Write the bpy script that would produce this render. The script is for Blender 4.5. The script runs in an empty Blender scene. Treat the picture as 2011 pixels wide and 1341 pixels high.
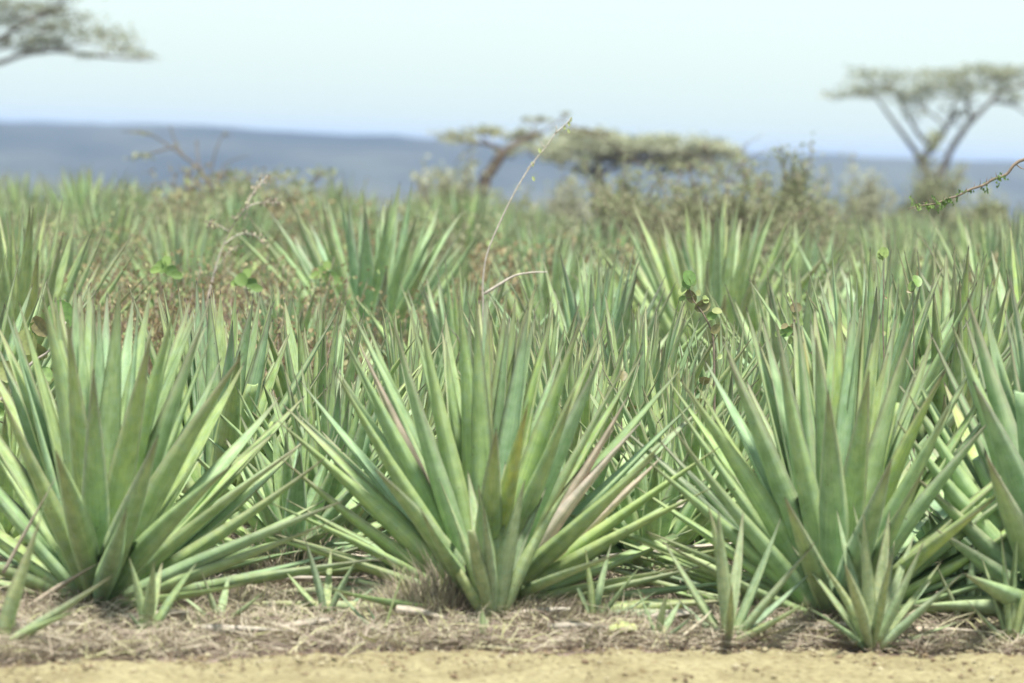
import bpy, math, random
import numpy as np
from mathutils import Vector, Matrix, noise

# ------------------------------------------------------------------ camera, world, sun, exposure
S = bpy.context.scene
COL = S.collection
random.seed(7)
W0, H0 = 2011.0, 1341.0                       # pixel grid of the photograph
FPX = 120.0 / 36.0 * W0
EYE = 1.7
ROLL = math.atan(75.0 / 2011.0)
PITCH = math.atan((670.5 - 283.0) / FPX)
cp, sp, ca, sa = math.cos(PITCH), math.sin(PITCH), math.cos(ROLL), math.sin(ROLL)
FWD = Vector((0, cp, -sp)); UP0 = Vector((0, sp, cp)); RT0 = Vector((1, 0, 0))
RT = RT0 * ca + UP0 * sa; UP = UP0 * ca - RT0 * sa
CAM = Vector((0, 0, EYE))
cd = bpy.data.cameras.new('camera'); cam = bpy.data.objects.new('camera', cd); COL.objects.link(cam)
cd.lens = 120; cd.sensor_width = 36; cd.clip_start = 0.1; cd.clip_end = 30000
M = Matrix((RT, UP, -FWD)).transposed().to_4x4(); M.translation = CAM
cam.matrix_world = M
cd.dof.use_dof = True; cd.dof.focus_distance = 14.8; cd.dof.aperture_fstop = 2.4
S.camera = cam

SUN_EL, SUN_AZ = 71.0, 165.0                  # azimuth measured from +Y towards +X
w = bpy.data.worlds.new('World'); S.world = w; w.use_nodes = True
nt = w.node_tree; nt.nodes.clear()
sky = nt.nodes.new('ShaderNodeTexSky'); sky.sky_type = 'NISHITA'; sky.sun_disc = False
sky.sun_elevation = math.radians(SUN_EL); sky.sun_rotation = math.radians(SUN_AZ)
sky.air_density = 1.0; sky.dust_density = 2.5; sky.ozone_density = 2.0; sky.altitude = 300
tint = nt.nodes.new('ShaderNodeMix'); tint.data_type = 'RGBA'; tint.blend_type = 'MULTIPLY'
tint.inputs[0].default_value = 1.0; tint.inputs[7].default_value = (1.08, 1.10, 0.98, 1)
bg = nt.nodes.new('ShaderNodeBackground'); bg.inputs[1].default_value = 0.14
out = nt.nodes.new('ShaderNodeOutputWorld')
veil = nt.nodes.new('ShaderNodeMix'); veil.data_type = 'RGBA'; veil.inputs[0].default_value = 0.85   # thin high cloud
veil.inputs[7].default_value = (1.72, 2.06, 2.05, 1)
nt.links.new(sky.outputs[0], tint.inputs[6]); nt.links.new(tint.outputs[2], veil.inputs[6]); nt.links.new(veil.outputs[2], bg.inputs[0]); nt.links.new(bg.outputs[0], out.inputs[0])
sl = bpy.data.lights.new('sun', 'SUN'); sl.energy = 2.3; sl.angle = math.radians(5); sl.color = (1.0, 0.96, 0.88)
so = bpy.data.objects.new('sun', sl); COL.objects.link(so)
e, a = math.radians(SUN_EL), math.radians(SUN_AZ)
sd = Vector((math.sin(a) * math.cos(e), math.cos(a) * math.cos(e), math.sin(e)))
so.rotation_euler = sd.to_track_quat('Z', 'Y').to_euler(); so.location = (0, 0, 30)
S.view_settings.view_transform = 'Standard'; S.view_settings.look = 'None'
S.view_settings.exposure = 1.7; S.view_settings.gamma = 1.0
S.cycles.max_bounces = 8; S.cycles.volume_bounces = 2; S.cycles.transparent_max_bounces = 8
HAZE = 3.1e-4

# ------------------------------------------------------------------ pixel <-> world
def at(px, py, D):
    d = FWD + RT * ((px - W0 / 2) / FPX) + UP * (-(py - H0 / 2) / FPX)
    return CAM + d * (D / d.y)
def proj(p):
    v = Vector(p) - CAM; z = v.dot(FWD)
    return W0 / 2 + v.dot(RT) / z * FPX, H0 / 2 - v.dot(UP) / z * FPX
def edge_y(x):
    q = max(-2.2, min(2.3, x)); return 11.36 + .33 * q - .07 * q * q + .10 * noise.noise(Vector((x * 1.7, 0, 2))) + .09 * noise.noise(Vector((x * 6, 0, 7))) + .05 * noise.noise(Vector((x * 17, 0, 4)))
def gz(x, y):
    """height of the field: level near the camera, falling away past the last rows"""
    t = max(0.0, y - 42.0)
    z = 0.025 * noise.noise(Vector((x * .5, y * .5, 3.1))) if 0 < y < 60 else 0.0
    if y < 13: z -= .07 * max(0, min(1, (edge_y(x) - .12 - y) / .3))
    drop = 0.028 * t
    if t > 125: drop = 3.5 + (t - 125) * 0.09
    return z - min(drop, 75.0)
def gat(px, D):
    x = (px - W0 / 2) / FPX * D
    for _ in range(3):
        z = gz(x, D); q = proj((x, D, z))[0]; x += (px - q) / FPX * D
    return Vector((x, D, gz(x, D)))

# ------------------------------------------------------------------ scene-graph helpers
def tag(o, label=None, cat=None, group=None, kind=None):
    if label: o['label'] = label
    if cat: o['category'] = cat
    if group: o['group'] = group
    if kind: o['kind'] = kind
    return o
def empty(name, loc):
    o = bpy.data.objects.new(name, None); COL.objects.link(o); o.location = loc; o.empty_display_size = .1
    return o
class MB:
    def __init__(s): s.v = []; s.f = []; s.uv = []; s.r = []; s.n = 0
    def add(s, v, f, uv=None, r=0.5):
        n = s.n; s.v.extend(v); s.f.extend([tuple(i + n for i in q) for q in f])
        s.uv.extend(uv if uv is not None else [(0, 0)] * len(v)); s.r.extend([r] * len(v)); s.n += len(v)
    def mesh(s, name, mat, smooth=True):
        me = bpy.data.meshes.new(name)
        me.from_pydata([tuple(p) for p in s.v], [], s.f)
        if s.f:
            uvl = me.uv_layers.new(name='UVMap')
            li = np.empty(len(me.loops), np.int32); me.loops.foreach_get('vertex_index', li)
            uv = np.array(s.uv, np.float32)[li]; uvl.data.foreach_set('uv', uv.ravel())
            at_ = me.attributes.new('rnd', 'FLOAT', 'POINT'); at_.data.foreach_set('value', np.array(s.r, np.float32))
            if smooth: me.polygons.foreach_set('use_smooth', np.ones(len(me.polygons), bool))
        me.materials.append(mat); me.update()
        return me
    def build(s, name, mat, parent=None, smooth=True, loc=None):
        o = bpy.data.objects.new(name, s.mesh(name, mat, smooth)); COL.objects.link(o)
        if parent: o.parent = parent
        if loc is not None: o.location = loc
        return o

def tube(mb, pts, rads, sides=6, r=0.5, vscale=1.0):
    pts = [Vector(p) for p in pts]; n = len(pts); V = []; F = []; U = []
    ref = Vector((0.13, 0.97, 0.2))
    L = 0
    for i, p in enumerate(pts):
        d = (pts[min(i + 1, n - 1)] - pts[max(i - 1, 0)]).normalized()
        s = d.cross(ref)
        if s.length < 1e-3: s = d.cross(Vector((1, 0, 0)))
        s.normalize(); t = s.cross(d)
        if i: L += (p - pts[i - 1]).length
        for k in range(sides):
            a = 2 * math.pi * k / sides
            V.append(p + (s * math.cos(a) + t * math.sin(a)) * rads[i]); U.append((k / sides, L * vscale))
    for i in range(n - 1):
        for k in range(sides):
            a = i * sides + k; b = i * sides + (k + 1) % sides
            F.append((a, b, b + sides, a + sides))
    F.append(tuple(range(sides))[::-1]); F.append(tuple(range((n - 1) * sides, n * sides)))
    mb.add(V, F, U, r)
def smooth_path(pts, k=4):
    """Catmull-Rom through points"""
    P = [Vector(p) for p in pts]; P = [P[0] * 2 - P[1]] + P + [P[-1] * 2 - P[-2]]; o = []
    for i in range(1, len(P) - 2):
        for j in range(k):
            t = j / k
            o.append(.5 * ((2 * P[i]) + (P[i + 1] - P[i - 1]) * t + (2 * P[i - 1] - 5 * P[i] + 4 * P[i + 1] - P[i + 2]) * t * t
                           + (3 * P[i] - P[i - 1] - 3 * P[i + 1] + P[i + 2]) * t ** 3))
    o.append(P[-2]); return o

# ------------------------------------------------------------------ materials
def newmat(name):
    m = bpy.data.materials.new(name); m.use_nodes = True; t = m.node_tree; t.nodes.clear()
    o = t.nodes.new('ShaderNodeOutputMaterial'); b = t.nodes.new('ShaderNodeBsdfPrincipled')
    t.links.new(b.outputs[0], o.inputs[0]); return m, t, b, o
def nd(t, typ, **kw):
    n = t.nodes.new(typ)
    for k, v in kw.items(): setattr(n, k, v)
    return n
def ramp(t, fac, stops, interp='LINEAR'):
    n = t.nodes.new('ShaderNodeValToRGB'); c = n.color_ramp; c.interpolation = interp
    while len(c.elements) < len(stops): c.elements.new(0.5)
    for e_, (p, col) in zip(c.elements, stops): e_.position = p; e_.color = (*col, 1)
    t.links.new(fac, n.inputs[0]); return n.outputs[0]
def mix(t, fac, a, b, mode='MIX'):
    n = t.nodes.new('ShaderNodeMix'); n.data_type = 'RGBA'; n.blend_type = mode
    for s_, v in ((0, fac), (6, a), (7, b)):
        if isinstance(v, (int, float)): n.inputs[s_].default_value = v
        elif isinstance(v, tuple): n.inputs[s_].default_value = (*v, 1)
        else: t.links.new(v, n.inputs[s_])
    return n.outputs[2]
def math_(t, op, a, b=0.0, c=0.0):
    n = t.nodes.new('ShaderNodeMath'); n.operation = op
    for i, v in enumerate((a, b, c)):
        if isinstance(v, (int, float)): n.inputs[i].default_value = v
        else: t.links.new(v, n.inputs[i])
    return n.outputs[0]
def tex(t, kind, vec, scale, **kw):
    n = t.nodes.new(kind); n.inputs['Scale'].default_value = scale
    for k, v in kw.items(): n.inputs[k].default_value = v
    if vec is not None: t.links.new(vec, n.inputs['Vector'])
    return n

def sisal_mat(name, dry=False, young=False):
    m, t, b, o = newmat(name)
    at_ = nd(t, 'ShaderNodeAttribute', attribute_name='rnd').outputs['Fac']
    oi = nd(t, 'ShaderNodeObjectInfo').outputs['Random']
    uv = nd(t, 'ShaderNodeUVMap').outputs[0]
    sx = nd(t, 'ShaderNodeSeparateXYZ'); t.links.new(uv, sx.inputs[0]); u, v = sx.outputs[0], sx.outputs[1]
    rr = math_(t, 'FRACT', math_(t, 'MULTIPLY', at_, 7.31))
    if dry:
        col = ramp(t, at_, [(0, (.42, .37, .30)), (.5, (.50, .45, .37)), (1, (.34, .30, .24))])
    elif young:
        col = ramp(t, at_, [(0, (.28, .36, .16)), (.4, (.30, .36, .20)), (.7, (.23, .34, .21)), (1, (.40, .44, .17))])
    else:
        col = ramp(t, at_, [(0, (.295, .405, .185)), (.25, (.255, .385, .215)), (.5, (.32, .42, .175)), (.75, (.26, .365, .175)), (.95, (.33, .45, .15)), (1, (.48, .47, .15))])
    # per-leaf offset of the texture space
    cb = nd(t, 'ShaderNodeCombineXYZ'); t.links.new(math_(t, 'MULTIPLY', u, .35), cb.inputs[0]); t.links.new(math_(t, 'MULTIPLY', v, 2.6), cb.inputs[1]); t.links.new(math_(t, 'MULTIPLY', at_, 40.), cb.inputs[2])
    nb = tex(t, 'ShaderNodeTexNoise', cb.outputs[0], 6.0, Detail=3.0).outputs[0]          # cross bands left by the bud
    bands = ramp(t, nb, [(.3, (.74, .78, .74)), (.5, (1, 1, 1)), (.68, (1.28, 1.2, 1.22))])
    col = mix(t, 1.0, col, bands, 'MULTIPLY')
    cb2 = nd(t, 'ShaderNodeCombineXYZ'); t.links.new(math_(t, 'MULTIPLY', u, 9.), cb2.inputs[0]); t.links.new(math_(t, 'MULTIPLY', v, 1.2), cb2.inputs[1]); t.links.new(math_(t, 'MULTIPLY', at_, 23.), cb2.inputs[2])
    ns = tex(t, 'ShaderNodeTexNoise', cb2.outputs[0], 3.0, Detail=4.0).outputs[0]         # fine lengthwise streaks
    col = mix(t, 1.0, col, ramp(t, ns, [(.3, (.82, .82, .82)), (.7, (1.18, 1.16, 1.12))]), 'MULTIPLY')
    cb3 = nd(t, 'ShaderNodeCombineXYZ'); t.links.new(u, cb3.inputs[0]); t.links.new(math_(t, 'MULTIPLY', v, 9.), cb3.inputs[1]); t.links.new(math_(t, 'MULTIPLY', at_, 61.), cb3.inputs[2])
    pb = tex(t, 'ShaderNodeTexNoise', cb3.outputs[0], 3.2, Detail=6.0).outputs[0]              # waxy bloom rubbed off in patches, dust
    col = mix(t, ramp(t, pb, [(.45, (0, 0, 0)), (.65, (.4, .4, .4))]), col, (.31, .42, .29) if not dry else (.40, .36, .32))
    if not dry:
        # reddish brown flush at one margin and towards the tip
        edge = math_(t, 'ABSOLUTE', math_(t, 'SUBTRACT', u, .5))
        lo = ramp(t, math_(t, 'ADD', math_(t, 'MULTIPLY', edge, .85), math_(t, 'MULTIPLY', v, .32)), [(.46, (0, 0, 0)), (.66, (1, 1, 1))])
        sel = math_(t, 'GREATER_THAN', rr, .42)
        col = mix(t, math_(t, 'MULTIPLY', math_(t, 'MULTIPLY', lo, sel), .52), col, (.24, .19, .155))
        yl = ramp(t, edge, [(.40, (0, 0, 0)), (.49, (1, 1, 1))])
        col = mix(t, math_(t, 'MULTIPLY', yl, math_(t, 'MULTIPLY', math_(t, 'LESS_THAN', rr, .5), .4)), col, (.36, .46, .17))
        tip = ramp(t, v, [(.80, (0, 0, 0)), (.97, (1, 1, 1))])
        col = mix(t, math_(t, 'MULTIPLY', tip, .6), col, (.17, .125, .10))
        spine = ramp(t, v, [(.975, (0, 0, 0)), (.985, (1, 1, 1))])
        col = mix(t, spine, col, (.05, .03, .03))
        base = ramp(t, v, [(.0, (1, 1, 1)), (.16, (0, 0, 0))])
        col = mix(t, math_(t, 'MULTIPLY', base, .5), col, (.36, .42, .20))
    vo = tex(t, 'ShaderNodeTexVoronoi', cb3.outputs[0], 1.7).outputs['Distance']
    sp_ = ramp(t, vo, [(.045, (1, 1, 1)), (.075, (0, 0, 0))])
    col = mix(t, math_(t, 'MULTIPLY', sp_, .7), col, (.10, .07, .05))
    # small difference between plants
    col = mix(t, .5, col, mix(t, 1.0, col, ramp(t, oi, [(0, (.9, .97, 1.03)), (1, (1.12, 1.03, .94))]), 'MULTIPLY'))
    t.links.new(col, b.inputs['Base Color'])
    b.inputs['Roughness'].default_value = .55 if not dry else .8
    b.inputs['Specular IOR Level'].default_value = .3 if not dry else .2
    bp = nd(t, 'ShaderNodeBump'); bp.inputs['Strength'].default_value = .25; bp.inputs['Distance'].default_value = .004
    t.links.new(ns, bp.inputs['Height']); t.links.new(bp.outputs[0], b.inputs['Normal'])
    return m
SISAL = sisal_mat('sisal_leaf'); YOUNG = sisal_mat('young_sisal_leaf', young=True); DRYL = sisal_mat('dry_sisal_leaf', dry=True)

def simple(name, stops, rough=.8, transl=0.0, nscale=0, spec=.25, namp=.25, obj=False):
    m, t, b, o = newmat(name)
    if obj: f = nd(t, 'ShaderNodeObjectInfo').outputs['Random']
    else: f = nd(t, 'ShaderNodeAttribute', attribute_name='rnd').outputs['Fac']
    col = ramp(t, f, stops)
    if nscale:
        tc = nd(t, 'ShaderNodeTexCoord').outputs['Object']
        nz = tex(t, 'ShaderNodeTexNoise', tc, nscale, Detail=5.0).outputs[0]
        col = mix(t, 1.0, col, ramp(t, nz, [(.3, (1 - namp,) * 3), (.7, (1 + namp,) * 3)]), 'MULTIPLY')
    t.links.new(col, b.inputs['Base Color']); b.inputs['Roughness'].default_value = rough; b.inputs['Specular IOR Level'].default_value = spec
    if transl:
        tr = nd(t, 'ShaderNodeBsdfTranslucent'); t.links.new(col, tr.inputs[0]); ms = nd(t, 'ShaderNodeMixShader'); ms.inputs[0].default_value = transl
        t.links.new(b.outputs[0], ms.inputs[1]); t.links.new(tr.outputs[0], ms.inputs[2]); t.links.new(ms.outputs[0], o.inputs[0])
    return m
STRAW = simple('straw', [(0, (.19, .145, .12)), (.4, (.33, .275, .21)), (.8, (.52, .46, .35)), (1, (.42, .42, .20))], .75, .2)
BARK = simple('bark', [(0, (.13, .105, .08)), (1, (.19, .155, .125))], .9, nscale=6)
PALEBARK = simple('pale_bark', [(0, (.42, .36, .31)), (1, (.52, .47, .40))], .85, nscale=40)
DARKTWIG = simple('dark_twig', [(0, (.17, .13, .10)), (1, (.28, .22, .17))], .85, nscale=60)
ACLEAF = simple('acacia_foliage', [(0, (.21, .23, .14)), (.5, (.30, .31, .20)), (1, (.39, .40, .27))], .8, .3)
ACLEAF2 = simple('pale_acacia_foliage', [(0, (.35, .37, .24)), (1, (.47, .48, .34))], .8, .35)
BUSHLEAF = simple('bush_foliage', [(0, (.21, .25, .12)), (.5, (.31, .33, .19)), (1, (.40, .41, .26))], .8, .35)
BROWNLEAF = simple('brown_weed_leaf', [(0, (.22, .165, .09)), (.5, (.33, .27, .15)), (.75, (.46, .40, .24)), (1, (.30, .42, .16))], .75, .3)
GREENLEAF = simple('round_green_leaf', [(0, (.09, .19, .05)), (.55, (.17, .27, .07)), (.8, (.22, .19, .09)), (1, (.30, .40, .13))], .5, .2, nscale=60, spec=.5)
WEEDGREEN = simple('green_weed', [(0, (.11, .19, .06)), (1, (.25, .36, .11))], .6, .4)
STEM = simple('sisal_trunk', [(0, (.20, .16, .12)), (1, (.28, .23, .17))], .9, nscale=25)

# ------------------------------------------------------------------ sisal leaf
RING = [-1, -.55, 0, .55, 1, .62, 0, -.62]
def prof(t):
    if t < .38: return .66 + .34 * math.sin(t / .38 * math.pi / 2)
    if t < .97:
        q = (t - .38) / .59; return 1 - .92 * q ** 1.38
    return .08 * (1 - (t - .97) / .035)
def leaf_geo(mb, B, T, axis, W=.1, nseg=12, bow=0.0, sag=0.0, twist=0.0, r=.5, curl=.42, cut=1.0):
    B = Vector(B); T = Vector(T); T = T + (T - B) * .035; d0 = (T - B); L = d0.length; d = d0.normalized()
    mid = (B + T) / 2
    hint = Vector((axis.x - mid.x, axis.y - mid.y, 0)); hint = hint * (1.0 / max(hint.length, .05)) * min(1, hint.length * 6) + Vector((0, 0, .55))
    n0 = hint - d * hint.dot(d); n0.normalize()
    V = []; U = []; F = []; k = len(RING)
    ts = [i / nseg for i in range(nseg)] + [.985, 1.0] if cut >= 1 else [i / nseg * cut for i in range(nseg + 1)]
    def P(t): return B + d0 * t + n0 * (bow * L * 4 * t * (1 - t)) - Vector((0, 0, sag * L * t ** 3))
    for t in ts:
        p = P(t); dd = (P(min(1, t + .02)) - P(max(0, t - .02))).normalized()
        n = (n0 - dd * n0.dot(dd)).normalized(); s = dd.cross(n)
        a = twist * t; n, s = n * math.cos(a) + s * math.sin(a), s * math.cos(a) - n * math.sin(a)
        w_ = W * .5 * max(.01, prof(t)); th = W * (.42 * (1 - t) ** 1.5 + .10) * max(.05, prof(t) ** .5) if t < .98 else w_ * .8
        cu = curl * (1.0 - .35 * t)
        for j, q in enumerate(RING):
            z = cu * w_ * q * q * 1.3
            if j >= 5: z -= th * (1 - q * q) ** .5
            V.append(p + s * (q * w_) + n * z); U.append(((q + 1) / 2, t))
    for i in range(len(ts) - 1):
        for j in range(k):
            a_ = i * k + j; b_ = i * k + (j + 1) % k; F.append((a_, a_ + k, b_ + k, b_))
    F.append(tuple(range((len(ts) - 1) * k, len(ts) * k))[::-1]); F.append(tuple(range(k)))
    mb.add(V, F, U, r)

def rosette_leaves(H, n, rng, low=8, width=.088, open_=1.0, droop=.3):
    """list of (B,T,W,bow,sag,twist,r) in local space, stem axis at the origin"""
    L = []
    for i in range(n):
        f = (i + .5) / n; az = i * 2.39996 + rng.uniform(-.25, .25)
        el = math.radians(88 - (88 - low) * (f ** 1.15) * open_ + rng.uniform(-5, 5))
        ln = H * (1.0 + .10 * math.sin(f * 3.1)) * rng.uniform(.86, 1.06) * (1 - .12 * (f > .9))
        o = Vector((math.cos(az), math.sin(az), 0)); zb = .02 + .16 * H * (1 - f)
        B = o * (.03 + .03 * f) * H + Vector((0, 0, zb))
        T = B + (o * math.cos(el) + Vector((0, 0, math.sin(el)))) * ln * (1 - .12 * (1 - f))
        L.append((B, T, width * H * rng.uniform(.82, 1.12) * (.72 + .35 * min(1, f * 2.5)), rng.uniform(-.025, .035), (rng.uniform(0, .07) * f * droop), rng.uniform(-.3, .3), rng.random()))
    return L

# ------------------------------------------------------------------ ground, sand, hills, haze
def fn(x, y, s, o=0.0): return noise.fractal(Vector((x * s, y * s, o)), 1.0, 2.0, 4)
def grid_mesh(name, xs, ys, zf, mat):
    V = [(x, y, zf(x, y)) for y in ys for x in xs]; nx = len(xs)
    F = [(j * nx + i, j * nx + i + 1, (j + 1) * nx + i + 1, (j + 1) * nx + i) for j in range(len(ys) - 1) for i in range(nx - 1)]
    me = bpy.data.meshes.new(name); me.from_pydata(V, [], F); me.polygons.foreach_set('use_smooth', np.ones(len(F), bool)); me.materials.append(mat)
    o = bpy.data.objects.new(name, me); COL.objects.link(o); return o
m, t, b, o_ = newmat('field_soil')
tc = nd(t, 'ShaderNodeTexCoord').outputs['Object']
n1 = tex(t, 'ShaderNodeTexNoise', tc, .9, Detail=8.0).outputs[0]; n2 = tex(t, 'ShaderNodeTexNoise', tc, 22., Detail=6.0).outputs[0]
c = ramp(t, n1, [(.3, (.16, .12, .10)), (.55, (.24, .18, .15)), (.75, (.20, .18, .11))])
c = mix(t, 1.0, c, ramp(t, n2, [(.3, (.6, .6, .6)), (.7, (1.35, 1.35, 1.35))]), 'MULTIPLY')
geo = nd(t, 'ShaderNodeNewGeometry').outputs['Position']; sy = nd(t, 'ShaderNodeSeparateXYZ'); t.links.new(geo, sy.inputs[0])
mp = nd(t, 'ShaderNodeMapping'); mp.inputs['Scale'].default_value = (1.0, .25, 6.0); t.links.new(tc, mp.inputs[0])
n3 = tex(t, 'ShaderNodeTexNoise', mp.outputs[0], .012, Detail=8.0).outputs[0]
scrub = ramp(t, n3, [(.38, (.02, .028, .018)), (.5, (.045, .052, .036)), (.62, (.085, .09, .06))])
far = math_(t, 'MINIMUM', math_(t, 'MAXIMUM', math_(t, 'DIVIDE', math_(t, 'SUBTRACT', sy.outputs[1], 60.), 60.), 0.0), 1.0)
c = mix(t, far, c, scrub); t.links.new(c, b.inputs['Base Color']); b.inputs['Roughness'].default_value = .95; b.inputs['Specular IOR Level'].default_value = .1
bp = nd(t, 'ShaderNodeBump'); bp.inputs['Strength'].default_value = .6; bp.inputs['Distance'].default_value = .03; t.links.new(n2, bp.inputs['Height']); t.links.new(bp.outputs[0], b.inputs['Normal'])
SOIL = m
def far_z(x, y):
    z = gz(x, y)
    if y > 500:
        # scarp of the opposite plateau, about eye level at 1.6 km, and a fainter one behind it
        k = min(1, max(0, (y - 650) / 950)); k = k * k * (3 - 2 * k)
        z = z * (1 - k) + k * (2.4 + 1.6 * fn(x, y, 1 / 400.) + 2.8 * fn(x, y, 1 / 60., 5) - min(1.8, max(0, (x + 100) / 130)))
        if y > 1900: z += max(-12, (y - 1900) * -.03)
        if y > 2700: z += min(1, (y - 2700) / 900) * (15 + 1.2 * fn(x, y, 1 / 900., 9) - min(4, max(0, (x + 200) / 120)))
    return z
xs = sorted(set([round(s * q, 3) for s in (-1, 1) for q in list(np.linspace(0, 8, 25)) + list(np.linspace(9, 60, 18)) + list(np.linspace(70, 700, 50)) + list(np.linspace(750, 2200, 25))]))
ys = list(np.linspace(-60, 8, 8)) + list(np.linspace(9, 45, 110)) + list(np.linspace(47, 200, 40)) + list(np.linspace(215, 900, 26)) + list(np.linspace(925, 2000, 60)) + list(np.linspace(2050, 3900, 36))
g = grid_mesh('ground', xs, ys, far_z, SOIL); tag(g, kind='structure')

m, t, b, o_ = newmat('sand')
tc = nd(t, 'ShaderNodeTexCoord').outputs['Object']
n1 = tex(t, 'ShaderNodeTexNoise', tc, 4., Detail=8.0).outputs[0]; n2 = tex(t, 'ShaderNodeTexNoise', tc, 38., Detail=5.0).outputs[0]
c = ramp(t, n1, [(.3, (.22, .185, .105)), (.5, (.27, .235, .135)), (.7, (.315, .28, .165))])
c = mix(t, 1.0, c, ramp(t, n2, [(.3, (.62, .55, .50)), (.5, (1, 1, 1)), (.75, (1.2, 1.2, 1.15))]), 'MULTIPLY')
n5 = tex(t, 'ShaderNodeTexVoronoi', tc, 9.); c = mix(t, ramp(t, n5.outputs['Distance'], [(.06, (.75, .75, .75)), (.16, (0, 0, 0))]), c, (.20, .13, .075))
t.links.new(c, b.inputs['Base Color']); b.inputs['Roughness'].default_value = .95; b.inputs['Specular IOR Level'].default_value = .1
bp = nd(t, 'ShaderNodeBump'); bp.inputs['Strength'].default_value = .8; bp.inputs['Distance'].default_value = .02; t.links.new(n2, bp.inputs['Height']); t.links.new(bp.outputs[0], b.inputs['Normal'])
sand_xs = [-60, -40, -25, -15, -10, -7] + [-4.5 + 9 * i / 519 for i in range(520)] + [7, 10, 15, 25, 40, 60]; nxs = len(sand_xs)
fr = [40, 20, 10, 6, 4, 2.6, 1.9, 1.5, 1.25, 1.1, .98, .88, .79, .71, .64, .57, .5, .44, .38, .32, .26, .21, .16, .12, .08, .05, .02, 0]
V = []; F = []
for j, q in enumerate(fr):
    for x in sand_xs:
        ye = edge_y(x); y = ye - q
        prof_ = min(1, q / .12) ** .6
        z = -.03 + prof_ * (.048 + .018 * noise.noise(Vector((x * 3, y * 3, 0))) + .016 * noise.noise(Vector((x * 11, y * 11, 4))) + .008 * noise.noise(Vector((x * 31, y * 31, 8))) + .03 * max(0, noise.noise(Vector((x * 1.1 + 2, 0, 1)))))
        V.append((x, y, z))
for j in range(len(fr) - 1):
    for i in range(nxs - 1): F.append((j * nxs + i, j * nxs + i + 1, (j + 1) * nxs + i + 1, (j + 1) * nxs + i))
me = bpy.data.meshes.new('sandy_track'); me.from_pydata(V, [], F); me.polygons.foreach_set('use_smooth', np.ones(len(F), bool)); me.materials.append(m)
o = bpy.data.objects.new('sandy_track', me); COL.objects.link(o); tag(o, kind='structure')

# ------------------------------------------------------------------ sisal plants of the front row, leaf by leaf
PG = 'sisal plants of the front row'
def hero(label, px, D, tips, L=1.2, W=.101, fill=12, seed=1, mat=SISAL, group=PG, trunk=True, dry=(), rr=None, name='sisal_plant', cat='sisal plant', low=.0):
    fill *= 2 if L > 1 else 1
    rng = random.Random(seed); base = gat(px, D); root = empty(name, base); tag(root, label, cat, group)
    ax = Vector((0, 0, 0))
    items = []
    for tp in tips:
        x, y, s = tp[:3]; wk = tp[3] if len(tp) > 3 else 1.0; r = tp[4] if len(tp) > 4 else None
        dy = 0
        for _ in range(4):
            p = at(x, y, D + dy) - base; q = L * L - p.x ** 2 - p.z ** 2
            nd_ = s * math.sqrt(max(0, q)) if q > 0 else 0
            nd_ = max(-.85 * L, min(.85 * L, nd_)); dy = dy * .3 + nd_ * .7
        items.append((p, wk, r))
    for i in range(fill):
        az = rng.uniform(-.1, math.pi + .1); el = math.radians(rng.uniform(25, 80)); ln = L * rng.uniform(.8, .97)
        items.append((Vector((math.cos(az) * math.cos(el), math.sin(az) * math.cos(el), math.sin(el))) * ln, rng.uniform(.85, 1.05), None))
    if L > 1:
        for i in range(16):
            az = rng.uniform(0, math.pi); el = math.radians(rng.uniform(58, 88)); ln = L * rng.uniform(.86, .99)
            items.append((Vector((math.cos(az) * math.cos(el), math.sin(az) * math.cos(el), math.sin(el))) * ln, rng.uniform(.8, .95), None))
        for i in range(14):
            az = rng.uniform(-.5, math.pi + .5); el = math.radians(rng.uniform(3, 26)); ln = L * rng.uniform(.6, .95)
            items.append((Vector((math.cos(az) * math.cos(el), math.sin(az) * math.cos(el), math.sin(el))) * ln, rng.uniform(.55, .8), None))
    for p, wk, r in items:
        el = math.atan2(p.z, math.hypot(p.x, p.y)); f = max(0, min(1, el / 1.5))
        o = Vector((p.x, p.y, 0)); o = o / max(o.length, .02) * min(1, o.length / .15)
        B = o * (.055 * L * (1 - .5 * f)) + Vector((0, 0, .01 + .10 * L * f * f))
        ln = (p - B).length
        mb = MB(); leaf_geo(mb, B, p, ax, W * L / 1.2 * wk * min(1, .55 + .45 * ln / L) * rng.uniform(.92, 1.08), 14, rng.uniform(-.02, .03) - .012 * (1 - f), 0, rng.uniform(-.35, .35), (rng.uniform(*rr) if rr else rng.random() * .93) if r is None else r, curl=rng.uniform(.3, .55), cut=1.0 if rng.random() > .06 else rng.uniform(.55, .8))
        mb.build('leaf', mat, root)
    for (x, y, s) in dry:
        p = at(x, y, D + s * .2 - .12) - base; mb = MB()
        leaf_geo(mb, Vector((p.x, p.y, 0)).normalized() * .05 + Vector((0, 0, .03)), p, ax, W * .95, 14, rng.uniform(-.03, .02), 0, rng.uniform(-.5, .5), rng.random(), curl=.6)
        mb.build('dry_leaf', DRYL, root)
    if trunk:
        mb = MB(); tube(mb, [(0, 0, -.06), (0, 0, .03), (0, 0, .10 * L), (0, 0, .16 * L)], [.055 * L, .06 * L, .05 * L, .02 * L], 12); mb.build('trunk', STEM, root)
    return root

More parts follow.
